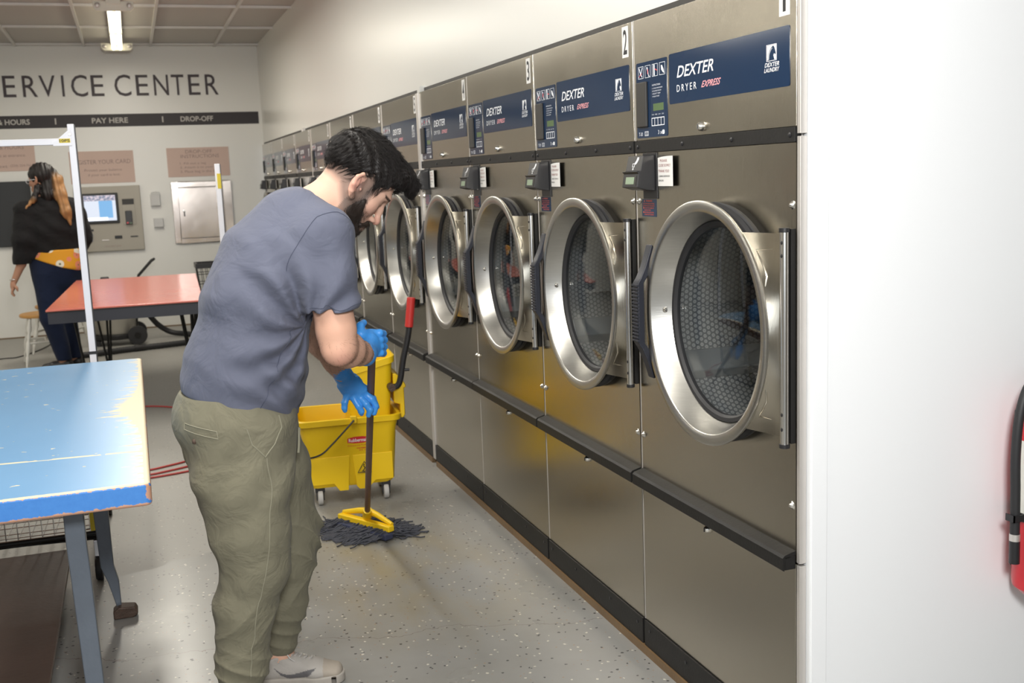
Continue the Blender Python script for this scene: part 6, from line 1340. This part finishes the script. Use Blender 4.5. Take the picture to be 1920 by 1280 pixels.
# ================================================================== THE WALKING WOMAN
M['skin_w'] = attr_mat('skin_tan', 0.6, 0.05, 200, spec=0.3); M['jacket'] = cloth_mat('black_jacket', (0.010, 0.010, 0.011), 600, 0.5); M['jeans'] = cloth_mat('dark_navy_denim', (0.008, 0.014, 0.038), 800, 0.3)
M['hair_w'] = attr_mat('ombre_hair', 0.5, 0.5, 90, spec=0.4); M['glasses'] = plain('clear_glasses_frame', (0.75, 0.77, 0.80), 0.2)
def blouse_mat():
    m, nt, b = new_mat('mustard_floral_cloth'); setin(b, rough=0.8); v = coords(nt)
    vo = nt.nodes.new('ShaderNodeTexVoronoi'); vo.inputs['Scale'].default_value = 13; nt.links.new(v, vo.inputs['Vector']); sp = nt.nodes.new('ShaderNodeSeparateColor'); nt.links.new(vo.outputs['Color'], sp.inputs[0])
    fl = math_n(nt, 'MULTIPLY', math_n(nt, 'LESS_THAN', vo.outputs['Distance'], 0.42), math_n(nt, 'GREATER_THAN', sp.outputs[0], 0.55)); c = mix_rgb(nt, fl, (0.58, 0.27, 0.012), mix_rgb(nt, math_n(nt, 'GREATER_THAN', sp.outputs[1], 0.5), (0.62, 0.60, 0.50), (0.60, 0.20, 0.12)))
    c = mix_rgb(nt, math_n(nt, 'LESS_THAN', vo.outputs['Distance'], 0.12), c, (0.10, 0.12, 0.06)); nt.links.new(c, b.inputs['Base Color']); return m
M['blouse'] = blouse_mat()
WY = 9.95
WH = np.array([-2.105, WY-0.02, 1.605])
wdir = np.array([-0.82, 0.57, -0.10]); wdir /= np.linalg.norm(wdir); wsd = np.cross([0, 0, 1], wdir); wsd /= np.linalg.norm(wsd); wup = np.cross(wdir, wsd)
WM = np.stack([wdir, wsd, wup], 1).astype(np.float32)
def wh(P): return (P-WH.astype(np.float32))@WM
LA = [(-2.255, WY-0.06, 1.365), (-2.285, WY-0.10, 1.13), (-2.315, WY-0.08, 0.93), (-2.390, WY-0.07, 0.775)]
def wbody(P):
    d = head_sdf(wh(P)*1.0); d = smin(d, sweep(P, [(-2.07, WY, 1.42), (-2.095, WY-0.01, 1.56)], [0.055, 0.05]), 0.03)
    d = smin(d, sweep(P, [(-2.06, WY, 0.92), (-2.06, WY, 1.20), (-2.06, WY, 1.38)], [0.15, 0.15, 0.14], [0.11, 0.11, 0.10], side=(0, 1, 0)), 0.05)
    d = smin(d, sweep(P, LA, [0.05, 0.044, 0.036, 0.024], k=0.02), 0.03)
    d = smin(d, sweep(P, [(-1.87, WY-0.02, 1.36), (-1.81, WY+0.02, 1.12), (-1.88, WY+0.14, 1.00)], [0.05, 0.042, 0.03], k=0.02), 0.03)
    h = np.array(LA[3]); hd = smin(ell(P, h+[-0.010, 0, -0.030], (0.020, 0.030, 0.040)), sweep(P, [h+[0.0, -0.02, -0.01], h+[0.022, -0.03, -0.045], h+[0.026, -0.03, -0.070]], [0.011, 0.009, 0.007]), 0.01)
    for i in range(4):
        y = -0.026+0.017*i; fg = sweep(P, [h+[-0.014, y, -0.055], h+[-0.020, y, -0.088-0.004*(1.5-abs(i-1.5))], h+[-0.006, y, -0.110]], [0.0095, 0.0088, 0.0075], k=0.004); hd = smin(hd, fg, 0.005)
    d = smin(d, hd, 0.012)
    for lg in WL: d = smin(d, sweep(P, lg, [0.08, 0.052, 0.035, 0.03], k=0.02), 0.03)
    return d
WL = [[(-2.12, WY-0.03, 0.82), (-2.13, WY-0.06, 0.46), (-2.065, WY-0.03, 0.10), (-2.10, WY-0.02, 0.04)], [(-1.99, WY+0.03, 0.82), (-2.02, WY+0.03, 0.46), (-1.985, WY+0.08, 0.10), (-2.02, WY+0.08, 0.04)]]
vs, fs = nets(wbody, (-2.55, WY-0.30, 0.0), (-1.65, WY+0.30, 1.78), 0.0065, 8); c = np.tile([0.42, 0.225, 0.150], (len(vs), 1))
Qw = wh(vs.astype(np.float32)); c[(Qw[:, 0] > 0.088) & (np.abs(Qw[:, 2]+0.062) < 0.008) & (np.abs(Qw[:, 1]) < 0.025)] = [0.40, 0.12, 0.11]; c[(np.abs(Qw[:, 2]-0.039) < 0.005) & (Qw[:, 0] > 0.05) & (np.abs(Qw[:, 2]) < 0.1)] = [0.05, 0.03, 0.02]
wo = mesh_np('person', vs, fs, 'skin_w', None, c); tag(wo, 'woman in black jacket and dark jeans walking left, long ponytail, mustard floral blouse hem', 'person')
def wjacket(P):
    d = sweep(P, [(-2.06, WY, 1.00), (-2.06, WY, 1.20), (-2.06, WY, 1.36), (-2.07, WY, 1.42)], [0.215, 0.225, 0.205, 0.11], [0.16, 0.165, 0.135, 0.09], side=(0, 1, 0), k=0.05)
    d = smin(d, sweep(P, LA[:3], [0.085, 0.080, 0.068], k=0.03), 0.05); d = smin(d, sweep(P, [(-1.88, WY-0.02, 1.36), (-1.82, WY+0.02, 1.12), (-1.88, WY+0.14, 1.00)], [0.09, 0.08, 0.07], k=0.02), 0.04)
    d = d-0.007*snoise(P, 16, 51)-0.003*np.sin(P[:, 2]*45+P[:, 0]*18+2*np.sin(P[:, 0]*12)); hem = 0.955+0.06*np.clip((-2.15-P[:, 0])*-1.0, 0, 0.3)-0.0
    arm = (P[:, 0] < -2.235); d = smax(d, np.where(arm, 0.925-P[:, 2], hem-P[:, 2]), 0.006)
    return smax(d, P[:, 2]-1.475-0.0, 0.01)
vs, fs = nets(wjacket, (-2.52, WY-0.35, 0.88), (-1.66, WY+0.36, 1.52), 0.007, 8); mesh_np('jacket', vs, fs, 'jacket', wo)
def wblouse(P):
    d = sweep(P, [(-2.05, WY, 0.88), (-2.05, WY, 1.05)], [0.225, 0.205], [0.185, 0.16], side=(0, 1, 0)); low = np.interp(P[:, 0], [-2.3, -2.19, -2.0, -1.88, -1.80], [1.0, 0.955, 0.880, 0.845, 0.850])
    d = smax(d, low-P[:, 2], 0.005); return smax(d-0.003*snoise(P, 25, 52), P[:, 2]-1.03, 0.005)
vs, fs = nets(wblouse, (-2.35, WY-0.25, 0.80), (-1.75, WY+0.25, 1.08), 0.007, 8); mesh_np('blouse', vs, fs, 'blouse', wo)
def wjeans(P):
    d = sweep(P, [(-2.05, WY, 1.0), (-2.045, WY, 0.90), (-2.05, WY, 0.80)], [0.190, 0.210, 0.19], [0.145, 0.165, 0.15], side=(0, 1, 0), k=0.04)
    for lg in WL: d = smin(d, sweep(P, lg[:3], [0.130, 0.088, 0.062], k=0.03), 0.03)
    d = d-0.003*snoise(P, 28, 53); d = smax(d, P[:, 2]-0.995, 0.004); return smax(d, 0.085-P[:, 2], 0.004)
vs, fs = nets(wjeans, (-2.35, WY-0.26, 0.06), (-1.75, WY+0.30, 1.02), 0.007, 8); mesh_np('jeans', vs, fs, 'jeans', wo)
for lg in WL:
    a_ = np.array(lg[2])
    def wsh(P, a_=a_): d = sweep(P, [a_+[0.03, 0, -0.05], a_+[-0.08, 0.02, -0.06], a_+[-0.16, 0.04, -0.07]], [0.048, 0.036, 0.028], [0.04, 0.042, 0.034], k=0.02); return smax(smax(d, 0.001-P[:, 2], 0.003), P[:, 2]-0.095, 0.004)
    vs, fs = nets(wsh, a_-[0.24, 0.10, 0.11], a_+[0.12, 0.12, 0.02], 0.006, 6); mesh_np('shoe', vs, fs, 'black', wo)
def whair(P):
    Q = wh(P); d = ell(Q, (-0.020, 0, 0.050), (0.115, 0.090, 0.100)); d = smax(d, -(Q[:, 2]+0.045-0.0)+0.9*np.clip(Q[:, 0]-0.0, 0, 1)*1.2, 0.01); d = smax(d, Q[:, 0]-0.075, 0.01)
    tail = sweep(P, [WH+[0.085, -0.02, 0.065], WH+[0.125, -0.06, 0.0], WH+[0.145, -0.09, -0.12], WH+[0.175, -0.12, -0.26], WH+[0.205, -0.12, -0.37]], [0.038, 0.046, 0.048, 0.040, 0.012], [0.03, 0.04, 0.04, 0.03, 0.01], side=(0, 1, 0), k=0.03); d = smin(d, tail, 0.02)
    d = np.minimum(d, sweep(P, [WH+[-0.02, -0.06, -0.05], WH+[-0.06, -0.10, -0.15], WH+[-0.14, -0.12, -0.235]], [0.03, 0.022, 0.006], k=0.02)); d = np.minimum(d, sweep(P, [WH+[0.06, -0.03, 0.02], WH+[0.05, -0.05, -0.12], WH+[0.04, -0.06, -0.17]], [0.06, 0.06, 0.03], k=0.02))
    return d-0.003*np.sin(P[:, 0]*190+P[:, 2]*30)-0.003*snoise(P, 60, 54)
vs, fs = nets(whair, WH-[0.22, 0.26, 0.42], WH+[0.28, 0.16, 0.19], 0.006, 6); q = vs-WH
g = np.clip((q[:, 0]-0.085)/0.03, 0, 1)*np.clip((0.075-q[:, 2])/0.06, 0, 1); g = np.maximum(g, np.clip((-0.035-q[:, 0])/0.03, 0, 1)*np.clip((-0.12-q[:, 2])/0.05, 0, 1)); c = np.tile([0.008, 0.006, 0.006], (len(vs), 1))*(1-g[:, None])+np.array([0.30, 0.155, 0.060])*g[:, None]*(1+0.3*snoise(vs, 90, 55))[:, None]; mesh_np('hair', vs, fs, 'hair_w', wo, c)
gl = MB(); wq = lambda p: WH+WM.astype(float)@np.array(p)
for sg in (-1, 1):
    gl.tube([tuple(wq((0.100+0.0*k, sg*0.033+0.024*math.cos(q), 0.006+0.019*math.sin(q)))) for k, q in enumerate([2*math.pi*i/16 for i in range(16)])], 0.003, 6, closed=True); gl.tube([tuple(wq((0.098, sg*0.057, 0.012))), tuple(wq((0.05, sg*0.077, 0.012))), tuple(wq((-0.01, sg*0.082, 0.010)))], 0.0028, 6)
gl.tube([tuple(wq((0.100, -0.010, 0.008))), tuple(wq((0.104, 0, 0.012))), tuple(wq((0.100, 0.010, 0.008)))], 0.0025, 6); gl.build('eyeglasses', 'glasses', wo)
MB().tube([tuple(np.array(LA[3])+[0.034*math.cos(q)*0.85, 0.034*math.sin(q), 0.028+0.006*math.cos(q)]) for q in [2*math.pi*i/18 for i in range(18)]], 0.0035, 6, closed=True).build('bracelet', 'steel_bright', wo)
